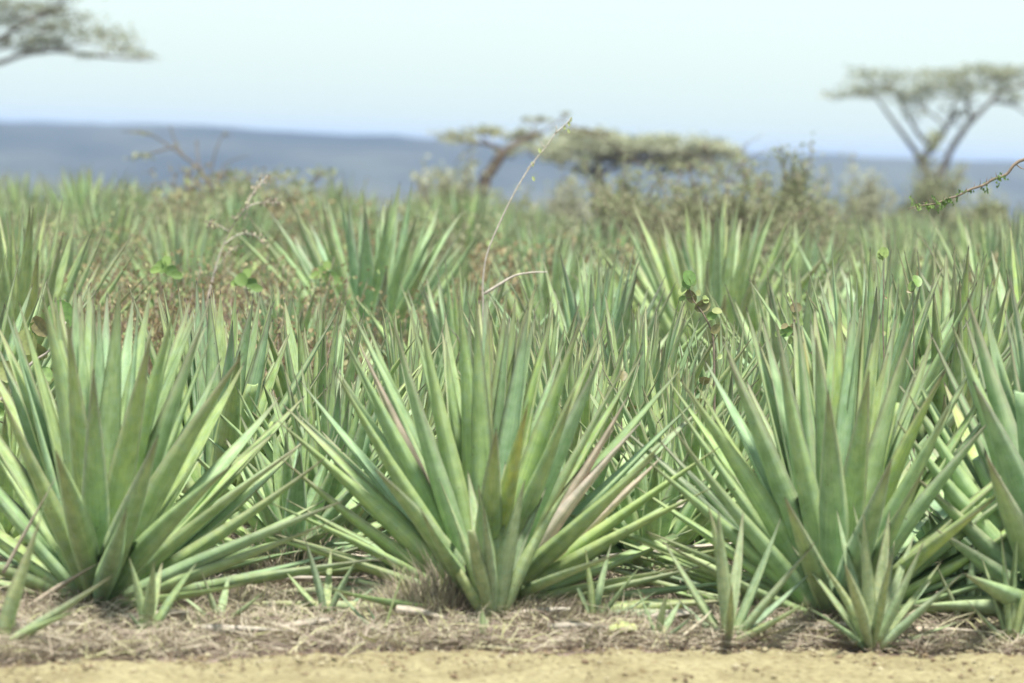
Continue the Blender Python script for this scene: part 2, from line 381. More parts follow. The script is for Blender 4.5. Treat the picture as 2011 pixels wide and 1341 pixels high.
hero('large full sisal rosette at the left above a tiny grey-green pup', 190, 12.15, [
    (-60, 800, .3), (-30, 700, 1), (5, 783, -.5), (2, 695, .6), (29, 638, .5), (86, 598, -.6, 1.15), (134, 641, -1), (148, 573, .5), (174, 573, .6), (184, 616, .9, 1, .98),
    (184, 738, -1, 1.05), (234, 577, -.6, 1.1), (293, 587, .6), (293, 673, -1), (338, 623, -.7, 1.1), (394, 645, -.5, 1.1), (469, 709, -.8, 1.1), (428, 716, .8),
    (447, 922, -1), (526, 861, .5), (583, 882, -.6, .9), (626, 907, -.2, .9), (637, 981, .6, .8), (637, 1029, -.5, .9), (745, 1098, -.2, .85), (487, 1145, -1, .7),
    (111, 893, -1), (247, 1004, -1, .9), (308, 863, -1), (60, 850, 1), (-90, 1000, .5), (-60, 900, .8), (-120, 1080, -.3), (370, 600, 1), (260, 600, 1), (540, 790, .7),
    (210, 590, 1), (120, 600, 1), (60, 680, .9)], seed=3, fill=10)
hero('broad sisal rosette mid front row with dry pinkish leaves at its back', 950, 12.4, [
    (693, 618, .8), (680, 672, -.3, 1.05), (665, 738, -.6, 1.1), (775, 637, -.6), (825, 612, -.5, 1.1), (902, 598, -.4, 1.15), (916, 620, .5), (935, 602, -.6), (956, 598, .6), (941, 604, 1),
    (1010, 602, .3), (1036, 616, -.4), (1049, 577, .4, 1.1), (1137, 641, -.5, 1.1), (1124, 777, -.9, .9), (1176, 705, -.6, 1.1), (1255, 705, .6, .9), (1330, 734, .5), (1357, 795, .5, .9), (1035, 802, -1, .8, .97),
    (974, 852, -1), (556, 835, -.4, 1.15), (600, 760, .9), (741, 927, -1), (560, 905, -.2, 1.1), (570, 985, .5), (548, 1052, -.3, .9), (560, 1095, .4, .8), (640, 1150, -1, .7), (829, 1004, -1, .7),
    (1301, 868, -.6, 1.1), (1280, 900, -.8, .9), (1385, 965, -.3, 1.05), (1318, 1066, .8, .8), (1392, 1106, -.2, .85), (1210, 1090, -1, .6), (1170, 920, 1), (1080, 640, .9), (870, 660, 1), (790, 720, 1), (1000, 640, 1), (740, 760, 1)],
    seed=5, fill=8, dry=[(1225, 790, .35), (1250, 840, .30), (1290, 905, .35), (712, 690, .4), (760, 800, .5), (1200, 850, .5)])
hero('tall dense sisal rosette right of centre with yellow-green upright leaves and small black spots', 1640, 12.35, [
    (1343, 756, -.5, 1.1), (1434, 713, -.6, 1.1), (1494, 709, .5), (1500, 640, .6), (1527, 641, -.5, 1.15), (1535, 706, -.7), (1578, 680, .5, 1, .98), (1603, 677, -.5), (1631, 645, .4, 1.1), (1631, 685, .8, 1.1),
    (1669, 640, .5), (1705, 741, -.7, 1.1), (1626, 781, -1, 1.1), (1787, 659, -.3, 1.15), (1726, 634, .3), (1757, 634, .6), (1848, 745, -.5), (1808, 745, .6), (1862, 802, -.7, 1.1), (1941, 831, -.4, 1.05),
    (1327, 845, -.6), (1408, 834, .7, 1, .95), (1290, 858, .4), (1272, 905, -.4, .95), (1255, 960, .3, .95), (1280, 1050, -.6, .8), (1748, 911, -1, 1.05), (1812, 925, -.8, .9), (2011, 930, -.3), (2030, 948, .4),
    (1940, 990, -1, .9), (1544, 983, -1, .9), (1470, 620, 1), (1690, 620, 1), (1600, 620, 1), (1390, 720, 1), (1900, 880, .8, .9, .95), (1560, 640, 1)], seed=8, fill=14, W=.102)
hero('dark blue-green sisal rosette cut off by the right edge with long arching leaves', 2085, 12.5, [
    (1876, 655, -.3, 1.1), (1900, 639, .5), (1905, 602, -.4, 1.1), (1987, 645, -.6, 1.1), (1916, 763, -.9, 1.1), (1783, 709, .4), (1984, 548, .6), (1766, 759, .3, .9), (1795, 790, -.2), (1771, 838, -.3, 1.1),
    (1860, 763, .8, 1, .95), (1790, 930, -.4, 1.1), (1830, 880, .6), (1845, 1045, -.5, .9), (1800, 990, .5), (1900, 1130, -.9, .9), (2060, 560, .3), (2120, 570, -.3), (2180, 600, .3), (2260, 680, -.3), (2330, 760, .3), (2390, 860, 0), (2150, 700, -1), (2050, 800, -1, 1.1), (2300, 950, -.8), (1940, 900, -1)], seed=12, fill=10, L=1.28, W=.13, rr=(.18, .32))
hero('sisal rosette half hidden behind the right shoulder of the large left rosette', 425, 14.4, [
    (256, 571, .4), (311, 588, .6), (322, 573, .4), (352, 577, .5), (399, 573, .3, 1.1), (411, 591, -.3), (433, 584, .3), (496, 602, -.4, 1.1), (530, 612, -.3, 1.1), (533, 637, .5), (456, 641, -.6, 1.1),
    (565, 666, .4, 1.1), (522, 677, -.6, 1.1), (641, 711, .2), (569, 772, -.5), (651, 754, -.3), (666, 777, .4), (700, 850, -.3), (690, 920, .3), (180, 640, .3), (220, 700, -.4), (470, 700, -1, 1.2), (380, 620, 1), (600, 930, -.8)],
    seed=15, fill=12, L=1.08, W=.105, group='sisal plants in the rows behind')
# offsets and pups at the feet of the front row
PUP = 'young sisal pups at the field edge'
hero('cluster of narrow upright young leaves at the foot of the middle sisal rosette', 968, 11.95, [(865, 947, 0), (920, 933, .6), (917, 999, -1, .8), (940, 961, -.5), (992, 915, .5, .9), (1029, 950, -.5, 1.1), (1040, 984, .5), (1070, 965, .2), (1126, 943, -.2), (829, 1010, -.2), (950, 1000, -1, .7)], L=.62, W=.135, fill=0, seed=21, mat=YOUNG, group=PUP, name='sisal_pup')
hero('young sisal pup with spread leaves in the gap left of the right rosette', 1430, 11.72, [(1391, 997, -.3), (1411, 1008, -.8, 1.1), (1459, 1008, .5, .9), (1531, 1022, .2), (1597, 1069, -.2), (1597, 1119, .5, .8), (1585, 1183, -.5, .8), (1305, 1063, .2), (1437, 1150, -1, .7), (1330, 1175, .6, .7)], L=.52, W=.12, fill=0, seed=23, mat=YOUNG, group=PUP, name='sisal_pup')
hero('bushy young sisal pup standing on the sand edge in front of the right rosette', 1712, 11.72, [(1612, 1104, -.2), (1676, 997, .2), (1660, 1111, -1), (1696, 1015, -.4), (1746, 1008, .3), (1757, 1040, .6), (1751, 1090, -.8, .8), (1794, 1054, .5), (1812, 1067, -.3, 1.1), (1846, 1106, .3, .8), (1826, 1144, .6, .8), (1887, 1129, -.2), (1887, 1219, .2, .7), (1587, 1194, -.3, .8), (1558, 1076, .5, .8), (1644, 1004, .8)], L=.54, W=.12, fill=0, seed=25, mat=YOUNG, group=PUP, name='sisal_pup')
hero('tiny grey-green pup with four stiff leaves below the large left rosette', 288, 11.35, [(254, 1097, -.2), (303, 1106, -.6), (318, 1108, .5), (385, 1108, .2), (250, 1200, -.3, .7)], L=.36, W=.16, fill=0, seed=27, mat=YOUNG, group=PUP, name='sisal_pup', trunk=False)
hero('brownish sisal pup cut off by the left edge of the picture', -5, 11.0, [(77, 1026, -.3, 1.2), (68, 1060, .4), (216, 1133, -.3), (110, 920, .9, .25), (-60, 1080, .1), (-90, 1180, 0), (150, 1200, -.6, .7)], L=.55, W=.13, fill=0, seed=29, mat=YOUNG, group=PUP, name='sisal_pup', trunk=False)
hero('thin straggly pup with a grey needle leaf left of the middle rosette', 750, 11.6, [(652, 1147, .2, .7), (718, 1188, -.2, .6), (804, 1086, 0, .6)], L=.40, W=.10, fill=0, seed=31, mat=YOUNG, group=PUP, name='sisal_pup', trunk=False)
hero('small blue-green pup with three leaves between the middle and right rosettes', 1292, 11.68, [(1310, 1165, -.3), (1337, 1178, .3), (1250, 1150, .2, .6), (1360, 1210, -.5, .7)], L=.30, W=.15, fill=0, seed=33, mat=YOUNG, group=PUP, name='sisal_pup', trunk=False)
hero('single short blue-green leaf shoot in front of the middle rosette', 947, 11.55, [(947, 1194, -.2), (958, 1215, .3, .8)], L=.17, W=.25, fill=0, seed=35, mat=YOUNG, group=PUP, name='sisal_pup', trunk=False)
hero('young dark sisal pup standing before the leaves of the right edge rosette', 1895, 12.3, [(1916, 1024, -.2, 1.1), (1880, 1080, .5), (1950, 1090, .3), (1840, 1110, -.3, .8)], L=.40, W=.15, fill=0, seed=37, mat=YOUNG, group=PUP, name='sisal_pup', trunk=False)

hero('low pup with stiff leaves behind the long flat leaf left of the middle rosette', 640, 12.0, [(560, 1120, .2), (600, 1060, -.3), (650, 1080, .5, .8), (700, 1100, -.2), (740, 1150, .2, .8), (540, 1190, -.5, .8)], L=.36, W=.13, fill=0, seed=41, mat=YOUNG, group=PUP, name='sisal_pup', trunk=False)
hero('pup with drooping leaves at the foot of the large left rosette, right side', 430, 11.75, [(350, 1165, .2, .8), (395, 1120, -.2), (450, 1130, .4), (520, 1160, -.3, .9), (560, 1200, .2, .8), (330, 1215, -.4, .7)], L=.34, W=.13, fill=0, seed=43, mat=YOUNG, group=PUP, name='sisal_pup', trunk=False)
hero('pup leaning right in the gap under the right arms of the middle rosette', 1165, 12.0, [(1120, 1120, .2, .8), (1150, 1080, -.2), (1200, 1070, .4, .9), (1260, 1110, -.2), (1290, 1160, .2, .8)], L=.38, W=.12, fill=0, seed=45, mat=YOUNG, group=PUP, name='sisal_pup', trunk=False)
hero('pup with narrow pale leaves rising before the dark right edge rosette', 1985, 11.9, [(1930, 1100, .2), (1965, 1040, -.3), (2000, 1030, .4), (2040, 1080, -.2), (2080, 1130, .2), (1900, 1180, -.4, .8)], L=.44, W=.12, fill=0, seed=47, mat=YOUNG, group=PUP, name='sisal_pup', trunk=False)
# ------------------------------------------------------------------ the rows behind: variants, then copies
VAR = []
for k in range(9):
    rng = random.Random(100 + k); mb = MB()
    for (B, T, W, bow, sag, tw, r) in rosette_leaves(1.0, 54 + 4 * (k % 3), rng, low=14 + 3 * (k % 4), width=.090, open_=(.80, .9, .7)[k % 3]):
        leaf_geo(mb, B, T, Vector((0, 0, 0)), W, 9, bow, sag, tw, r * .96, curl=rng.uniform(.3, .5))
    VAR.append(mb.mesh('leaves', SISAL))
rng = random.Random(333); mb = MB()
for (B, T, W, bow, sag, tw, r) in rosette_leaves(1.0, 38, rng, low=2, width=.10, open_=1.0, droop=1.2): leaf_geo(mb, B, T, Vector((0, 0, 0)), W, 9, bow, sag, tw, r * .96, curl=.4)
VAR.append(mb.mesh('leaves', SISAL))
mb = MB(); tube(mb, [(0, 0, -.1), (0, 0, .04), (0, 0, .12), (0, 0, .19)], [.06, .065, .05, .02], 10); TRUNK = mb.mesh('trunk', STEM)
cnt = [0]
def row_plant(px, D, H, label, group, parts=True, v=None, tilt=.04, wide=1.0):
    i = cnt[0]; cnt[0] += 1; rng = random.Random(500 + i)
    base = gat(px, D); v = VAR[(i * 4 + 1) % 9] if v is None else VAR[v]
    if parts:
        r_ = empty('sisal_plant', base); o = bpy.data.objects.new('leaves', v); COL.objects.link(o); o.parent = r_
        q = bpy.data.objects.new('trunk', TRUNK); COL.objects.link(q); q.parent = r_
    else:
        r_ = bpy.data.objects.new('sisal_plant', v); COL.objects.link(r_); r_.location = base
    r_.rotation_euler = (rng.uniform(-tilt, tilt), rng.uniform(-tilt, tilt), rng.uniform(0, 6.28)); s = H / 1.02; r_.scale = (s * wide, s * wide, s)
    tag(r_, label, 'sisal plant', group)
GB = 'sisal plants in the rows behind'
MID = [(725, 22.5, 1.26, 1.05, 'tall upright sisal rosette rising clear of its neighbours left of the bare pale stem'),
 (1395, 22.0, 1.26, 1.0, 'tall pale sisal rosette below the thorn bush, behind the round-leaved sapling'),
 (1745, 21.5, 1.20, .9, 'tall sisal rosette behind the single budded stalk at the right'),
 (1975, 22.0, 1.25, 1, 'tall sisal rosette at the right edge under the tip of the thorny twig'),
 (30, 19.0, 1.16, .9, 'sisal rosette at the left edge behind the large left rosette'),
 (355, 25.0, .98, .8, 'pale sisal rosette standing in the brown weeds at the left'),
 (1165, 18.0, 1.05, .9, 'mid-sized sisal rosette behind the right arm of the middle rosette'),
 (1245, 15.3, .90, .9, 'low sisal rosette right behind the pinkish dry leaves of the middle rosette'),
 (800, 15.6, .84, .8, 'low sisal rosette seen through the left half of the middle rosette'),
 (1700, 16.2, 1.12, .85, 'upright sisal rosette directly behind the tall right of centre rosette'),
 (1865, 16.6, 1.14, .9, 'upright sisal rosette behind the gap at the right with tips beside the curled green leaf'),
 (1420, 15.6, .86, .8, 'small sisal plant around the foot of the round-leaved sapling'),
 (625, 15.0, .88, 1, 'small open sisal plant in the gap between the left and middle rosettes'),
 (1045, 16.4, .86, .9, 'small sisal plant seen through the right half of the middle rosette'),
 (1560, 18.3, 1.02, .9, 'sisal plant half hidden behind the second round-leaved sapling'),
 (900, 19.0, .92, 1, 'low wide sisal plant at the foot of the bare pale stem'),
 (560, 19.5, .78, 1, 'small sisal plant sunk in brown weeds left of the tall upright rosette'),
 (1080, 23.0, 1.02, .9, 'pale sisal plant right of the forked bare stem'),
 (-60, 15.2, 1.0, 1, 'sisal plant at the left edge behind the large leaves of the shrub'),
 (2030, 17.5, 1.2, 1, 'sisal rosette at the right edge behind the dark blue-green one'),
 (1300, 26.0, 1.1, .9, 'sisal plant in front of the left end of the thorn bush'),
 (1570, 25.5, 1.12, .9, 'sisal plant in front of the right end of the thorn bush'),
 (120, 24.0, .9, .9, 'pale sisal plant behind the left edge rosette'),
 (640, 13.9, .70, 1.1, 'low spreading sisal plant filling the gap left of the middle rosette'), (1325, 14.3, .72, 1.1, 'low spreading sisal plant filling the gap right of the middle rosette'), (1130, 14.6, .8, 1.0, 'low sisal plant hidden behind the right half of the middle rosette')]
for px, D, H, wd, lab in MID: row_plant(px, D, H, lab, GB, wide=wd)
for px, D, H, wd, lab in [(575, 13.25, .55, 1.35, 'low sprawling sisal plant with crossing leaves between the left and middle rosettes'), (1275, 13.4, .55, 1.4, 'low sprawling sisal plant with crossing leaves between the middle and right rosettes'),
    (1400, 13.9, .6, 1.3, 'low sprawling sisal plant just left of the foot of the right rosette'), (1880, 13.5, .62, 1.3, 'low sprawling sisal plant in the gap before the dark edge rosette'), (10, 13.4, .62, 1.3, 'low sprawling sisal plant at the left edge behind the brownish pup'),
    (760, 14.4, .6, 1.3, 'low sprawling sisal plant under the back leaves of the middle rosette'), (1120, 13.6, .5, 1.3, 'low sprawling sisal plant behind the right arms of the middle rosette')]: row_plant(px, D, H, lab, GB, wide=wd, v=9)
ORD = 'first second third fourth fifth sixth seventh eighth ninth tenth eleventh twelfth thirteenth fourteenth fifteenth sixteenth seventeenth'.split()
ro = random.Random(5)          # the rows go on past both edges of the picture
for kr, D in enumerate((12.7, 16, 19.5, 23, 27, 31.5, 37, 43)):
    for sgn in (-1, 1):
        for q in range(2):
            xx = sgn * (.15 * D + 1.35 + q * 1.35 + ro.uniform(-.2, .2)); P_ = Vector((xx, D + ro.uniform(-.4, .4), 0))
            if abs(xx) / P_.y * FPX < W0 / 2 + .75 / P_.y * FPX: xx += sgn * .5
            row_plant(W0 / 2 + xx / P_.y * FPX, P_.y, ro.uniform(1.0, 1.2), '%s sisal plant past the %s picture edge, %s line from the track' % (('nearer', 'farther')[q], 'left' if sgn < 0 else 'right', ORD[kr]), 'sisal plants beyond the %s edge' % ('left' if sgn < 0 else 'right'), parts=False)
rr = random.Random(77); far_n = 0
for k, D in enumerate([28.2, 30.6, 33.0, 35.6, 38.2, 41.0, 44.0, 47.5, 51.5]):
    step = 1.32 / D * FPX; x = -60 + rr.uniform(0, .6 * step); c = 0
    while x < W0 + 70:
        Dj = D + rr.uniform(-.6, .6); H = rr.uniform(.98, 1.22) * (1.0 if D < 40 else .95)
        u = x / W0
        if D < 34.5 and 90 < x < 700: H *= .9
        if D < 37 and 850 < x < 1150: H *= .85
        if D < 37 and 480 < x < 950: H *= .82
        if 1120 < x < 1660 and D > 31:
            x += step * rr.uniform(.85, 1.2); continue
        if 1120 < x < 1660: H *= .85
        side = 'left' if u < .22 else 'centre left' if u < .45 else 'centre' if u < .58 else 'centre right' if u < .8 else 'right'
        dist = 'middle distance' if D < 34 else 'far rows' if D < 42 else 'last rows'
        land = {'left': 'under the blue hills', 'centre left': 'beside the bare sapling', 'centre': 'under the leaning acacia', 'centre right': 'by the thorn bush', 'right': 'under the forked acacia'}[side]
        row_plant(x + rr.uniform(-.2, .2) * step, Dj, H, 'blurred sisal plant %s from the left in the %s row back, %s' % (ORD[c], ORD[k + 5], land), 'sisal plants in the %s %s' % (dist, land), parts=False, wide=rr.uniform(.8, 1.0), tilt=.08)
        far_n += 1; c += 1; x += step * rr.uniform(.85, 1.2)
print('far plants', far_n)

# ------------------------------------------------------------------ fallen leaves
def fallen(label, a, b_, D, mat=YOUNG, W=.085, r=.95, z=.05, dz2=0, seed=0, cut=1.0):
    rng = random.Random(seed); D -= .3; P = at(a[0], a[1], D); Q = at(b_[0], b_[1], D + dz2); P.z = max(P.z, gz(P.x, P.y) + .045); Q.z = max(Q.z, gz(Q.x, Q.y) + .05)
    root = empty('fallen_leaf', P); mb = MB(); leaf_geo(mb, Vector((0, 0, 0)), Q - P, Vector((0, 0, 2)), W, 14, rng.uniform(-.01, .02), 0, rng.uniform(-.8, .8), r, cut=cut)
    me = mb.mesh('fallen_leaf', mat); bpy.data.objects.remove(root); o = bpy.data.objects.new('fallen_leaf', me); o.location = P; COL.objects.link(o)
    tag(o, label, 'fallen leaf', 'cut sisal leaves lying on the litter'); return o
fallen('long yellow-green sisal leaf lying flat on the litter left of the middle rosette', (850, 1205), (440, 1222), 12.35, seed=1)
fallen('green sisal leaf lying flat just above the long yellow-green one', (840, 1180), (520, 1190), 12.6, seed=2, r=.5)
fallen('yellow-green sisal leaf lying flat between the middle and right rosettes', (1185, 1196), (1420, 1180), 12.4, seed=3)
fallen('green sisal leaf lying under the yellow-green one right of the middle rosette', (1170, 1215), (1440, 1222), 12.35, seed=4, r=.4)
fallen('broad sisal leaf lying flat at the right edge under the dark rosette', (2080, 1200), (1800, 1190), 12.35, W=.12, seed=5, r=.6)
fallen('short yellow leaf piece on the litter before the small blue-green pup', (1195, 1248), (1262, 1268), 12.0, W=.07, seed=6, r=1.0, cut=.8)
fallen('pale dry sisal leaf lying behind the middle rosette at its right', (1240, 952), (1420, 945), 14.5, DRYL, seed=7)
fallen('pinkish dry sisal leaf lying above the litter right of the middle rosette', (1200, 1010), (1390, 985), 14.0, DRYL, seed=8)
fallen('curled brown sisal leaf lying right of the middle rosette', (1210, 905), (1390, 925), 14.8, DRYL, seed=9, W=.06)
fallen('tan dry leaf slanting over the foot of the large left rosette', (60, 1200), (193, 1106), 12.1, DRYL, seed=10, W=.04)
fallen('dry grey leaf leaning over the left edge pup', (5, 1125), (118, 925), 11.9, DRYL, seed=11, W=.02)

fl = random.Random(44)
WH = ['left of', 'right of', 'behind', 'under']
spots_ = [(560, 13.3, 'behind the long flat leaf in the gap left of the middle rosette'), (650, 13.6, 'crossing others in the gap left of the middle rosette'), (700, 12.9, 'under the left arms of the middle rosette'), (1180, 13.2, 'under the right arms of the middle rosette'),
 (1300, 13.5, 'in the gap between the middle and right rosettes'), (1360, 13.1, 'behind the young pup in the right gap'), (1250, 14.2, 'behind the dry pinkish leaves'), (1420, 14.6, 'deep in the gap left of the right rosette'), (1880, 13.3, 'in the gap before the dark edge rosette'),
 (1950, 12.6, 'under the dark edge rosette'), (1800, 12.9, 'right of the foot of the right rosette'), (600, 14.2, 'farther back in the gap left of the middle rosette'), (60, 12.9, 'left of the foot of the large left rosette'), (500, 12.8, 'right of the foot of the large left rosette')]
for i, (px, D, lab) in enumerate(spots_):
    dryl = i % 3 == 1; c0 = gat(px, D); a_ = fl.uniform(-.45, .45); Lh = fl.uniform(.3, .5); q0 = proj(c0 + Vector((-Lh * math.cos(a_), -Lh * math.sin(a_), .03))); q1 = proj(c0 + Vector((Lh * math.cos(a_), Lh * math.sin(a_), fl.uniform(.03, .16))))
    fallen(('dry tan' if dryl else 'fallen green') + ' leaf ' + lab, q0, q1, D, DRYL if dryl else SISAL, W=fl.uniform(.05, .09), r=fl.random() * .9, seed=60 + i)
for i, (px, py, ang, ln, lab) in enumerate([(330, 1215, .15, 190, 'beside the tiny grey-green pup'), (480, 1240, -.1, 170, 'before the long flat leaf'), (620, 1235, .3, 150, 'left of the thin straggly pup'), (835, 1225, -.5, 130, 'at the dry tuft left of the middle rosette'),
    (1080, 1215, .2, 180, 'right of the foot of the middle rosette'), (1150, 1240, -.15, 150, 'left of the short yellow leaf piece'), (1330, 1225, .4, 140, 'behind the small blue-green pup'), (1540, 1235, -.2, 170, 'between the two pups at the right'), (1640, 1240, .25, 120, 'left of the bushy young pup'), (1850, 1245, -.1, 190, 'right of the bushy young pup'), (120, 1235, .1, 180, 'before the large left rosette')]):
    dx_, dy_ = math.cos(ang) * ln * .5, math.sin(ang) * ln * .5
    fallen('flat tan dead leaf on the litter ' + lab, (px - dx_, py + dy_), (px + dx_, py - dy_), FPX * 1.66 / (py - 283 - (px - 1005) * .0373) + .3, DRYL, W=.05, r=(i * .37) % 1, seed=90 + i, cut=(1.0 if i % 2 else .7))
# ------------------------------------------------------------------ litter of dry grass (stuff)
def strands(name, n, area, lens, wid, seed, up=(.05, .9), dens=None, zoff=0.0):
    rng = random.Random(seed); mb = MB(); k = 0; V = []; F = []; R = []
    while k < n:
        x, y = area(rng)
        if dens and rng.random() > dens(x, y): continue
        k += 1; L = rng.uniform(*lens); az = rng.uniform(0, 6.283); el = rng.uniform(*up); z = gz(x, y) + zoff + rng.random() ** 2 * .05
        d = Vector((math.cos(az) * math.cos(el), math.sin(az) * math.cos(el), math.sin(el))); s = Vector((-math.sin(az), math.cos(az), rng.uniform(-1, 1))).normalized() * rng.uniform(*wid) * .5
        p0 = Vector((x, y, z)); bend = Vector((rng.uniform(-.3, .3), rng.uniform(-.3, .3), -rng.uniform(.1, .5) * el)) * L
        p1 = p0 + d * L * .5; p2 = p0 + d * L + bend
        if p2.z < gz(x, y): p2.z = gz(x, y) + .005
        n0 = len(V); V += [p0 - s, p0 + s, p1 + s * .9, p1 - s * .9, p2]; F += [(n0, n0 + 1, n0 + 2, n0 + 3), (n0 + 3, n0 + 2, n0 + 4)]; R += [rng.random()] * 5
    mb.v = V; mb.f = F; mb.r = R; mb.uv = [(0, 0)] * len(V); mb.n = len(V)
    o = mb.build(name, STRAW, smooth=False); return o
def A1(r): 
    y = r.uniform(10.4, 13.6); return r.uniform(-.158 * y - 1.2, .158 * y + 1.2), y
def A2(r):
    y = 13.4 + 8 * r.random() ** 1.3; return r.uniform(-.158 * y - 1.2, .158 * y + 1.2), y
def A3(r):
    y = 21 + 30 * r.random(); return r.uniform(-.158 * y - 1.2, .158 * y + 1.2), y
def dn(x, y):
    if y < edge_y(x) + .015: return .012 if y > edge_y(x) - .35 else 0
    return .15 + .85 * max(0, min(1, .5 + 1.6 * noise.noise(Vector((x * 2.8, y * 2.8, 1)))))
tag(strands('dry_grass', 66000, A1, (.04, .17), (.0025, .006), 1, (.0, .8), dn), 'pale dry grass and fibre litter covering the soil along the field edge', 'dry grass', kind='stuff')
tag(strands('dry_grass', 38000, A2, (.06, .26), (.003, .008), 2, (.0, 1.1), dn), 'dry straw litter between the nearer sisal rows', 'dry grass', kind='stuff')
tag(strands('dry_grass', 14000, A3, (.15, .5), (.008, .02), 3, (.2, 1.3)), 'dry grass between the farther sisal rows', 'dry grass', kind='stuff')
def A0(r):
    x = r.uniform(-2.2, 2.2); return x, edge_y(x) + abs(r.gauss(0, .5)) + .03
tag(strands('straw_pieces', 2600, A0, (.08, .28), (.004, .010), 4, (.0, .5)), 'broken straw and dead leaf strips along the field edge', 'straw', kind='stuff')
def clods():
    rng = random.Random(8); mb = MB()
    for i in range(2600):
        x = rng.uniform(-2.3, 2.3); y = edge_y(x) - abs(rng.gauss(0, .35)) - .02 + (.25 * rng.random() if i % 5 == 0 else 0); r_ = .003 + .011 * rng.random() ** 4
        zz = .018 if y < edge_y(x) - .05 else 0.0; c = Vector((x, y, zz + r_ * .3)); V = []
        for (a_, b_, c_) in ((1, 0, 0), (-1, 0, 0), (0, 1, 0), (0, -1, 0), (0, 0, 1), (0, 0, -1)): V.append(c + Vector((a_ * rng.uniform(.7, 1.4), b_ * rng.uniform(.7, 1.4), c_ * rng.uniform(.5, .9))) * r_)
        mb.add(V, [(0, 2, 4), (2, 1, 4), (1, 3, 4), (3, 0, 4), (2, 0, 5), (1, 2, 5), (3, 1, 5), (0, 3, 5)], None, rng.random())
    return mb.build('gravel', simple('clod', [(0, (.16, .11, .07)), (.6, (.26, .22, .13)), (1, (.34, .30, .20))], .95, nscale=30), smooth=False)
tag(clods(), 'small earth crumbs and pebbles along the edge of the sandy track', 'gravel', kind='stuff')
def tuft(label, px, D, n, h, rad, seed, lean=0):
    base = gat(px, D); rng = random.Random(seed); mb = MB()
    for i in range(n):
        a = rng.uniform(0, 6.283); q = rad * math.sqrt(rng.random()); p = Vector((math.cos(a) * q, math.sin(a) * q, 0)); L = 1.35 * h * rng.uniform(.5, 1.1) * (1 - .5 * q / rad)
        d = Vector((math.cos(a) * q / rad * .8 + rng.uniform(-.3, .3) + lean, math.sin(a) * q / rad * .8 + rng.uniform(-.3, .3), 1)).normalized()
        b2 = Vector((rng.uniform(-.25, .25), rng.uniform(-.2, .2), -.25 * rng.random())) * L; s = Vector((rng.uniform(-1, 1), rng.uniform(-1, 1), 0)).normalized() * rng.uniform(.0012, .003)
        p1 = p + d * L * .55; p2 = p + d * L + b2
        mb.add([p - s, p + s, p1 + s * .8, p1 - s * .8, p2], [(0, 1, 2, 3), (3, 2, 4)], None, rng.random())
    o = mb.build('grass_tuft', STRAW, smooth=False, loc=base); tag(o, label, 'grass tuft', 'dry grass tufts along the field edge')
tuft('dry shaggy grass tuft left of the foot of the middle rosette', 862, 12.1, 900, .26, .16, 1)
tuft('low matted grass tuft beside the thin straggly pup', 800, 11.95, 700, .18, .14, 2, -.3)
tuft('low spreading grass tuft right of the foot of the middle rosette', 1060, 12.0, 800, .14, .22, 3, .3)
tuft('dry grass tuft between the middle rosette and the small blue-green pup', 1190, 12.05, 600, .13, .2, 4, .2)
tuft('dry grass tuft around the foot of the six-leaved pup', 1440, 12.05, 700, .13, .2, 5)
tuft('dry grass tuft behind the bushy pup at the right', 1600, 12.15, 600, .12, .2, 6)
tuft('dry bristly grass tuft right of the tiny grey-green pup', 470, 12.1, 600, .16, .26, 7, .3)
tuft('dry grass tuft at the left edge behind the brownish pup', 90, 12.1, 500, .12, .2, 8)
tuft('sparse straw tuft right of the bushy pup', 1930, 12.1, 500, .11, .25, 9)
tuft('dry grass tuft in the gap left of the middle rosette', 560, 12.9, 500, .28, .25, 10)

# ------------------------------------------------------------------ twigs, stems, saplings, weeds
def round_leaf(mb, c, nrm, size, asp=.8, r=.5, fold=.15, up=None):
    n = Vector(nrm).normalized(); a = (up or Vector((random.uniform(-.6, .6), 0, 1))).normalized(); a = (a - n * a.dot(n)).normalized(); s = n.cross(a)
    V = [c - a * size * .5]; U = [(0, 0)]; k = 10; ring = []
    for i in range(k):
        t_ = 2 * math.pi * i / k; q = Vector(c) + a * math.cos(t_) * size * .5 + s * math.sin(t_) * size * .5 * asp + n * (abs(math.sin(t_)) * size * fold); V.append(q); U.append((0, 0))
    V[0] = Vector(c) - n * .001
    F = [(0, 1 + i, 1 + (i + 1) % k) for i in range(k)]; mb.add(V, F, U, r)
def sapling(label, D, stem, leaves, rad=.006, name='round_leaved_sapling', cat='sapling', mat=DARKTWIG, base_px=None, seed=0, group=None, lmat=GREENLEAF):
    rng = random.Random(seed); random.seed(seed)
    base = gat(base_px if base_px else stem[0][0], D); root = empty(name, base); tag(root, label, cat, group)
    pts = [Vector((0, 0, -.02))] + [at(x, y, D) - base for x, y in stem]; pth = smooth_path(pts, 4); n = len(pth)
    mb = MB(); tube(mb, pth, [rad * (1 - .7 * i / n) for i in range(n)], 6); mb.build('stem', mat, root)
    for (x, y, size, nx, nz, r) in leaves:
        size *= 1.35
        c = at(x, y, D + rng.uniform(-.02, .02)) - base
        q = min(pth, key=lambda p: (p - c).length)
        mb = MB(); round_leaf(mb, c, (nx, -1, nz), size / FPX * D, rng.uniform(.7, .9), r, rng.uniform(.05, .25), (c - q) + Vector((0, 0, .005)))
        a = (c - q); tip = c - a.normalized() * size / FPX * D * .45
        tube(mb, [q, tip], [.0016, .0012], 4, r); mb.build('leaf', lmat, root)
    return root
SG = 'round-leaved saplings among the sisal'
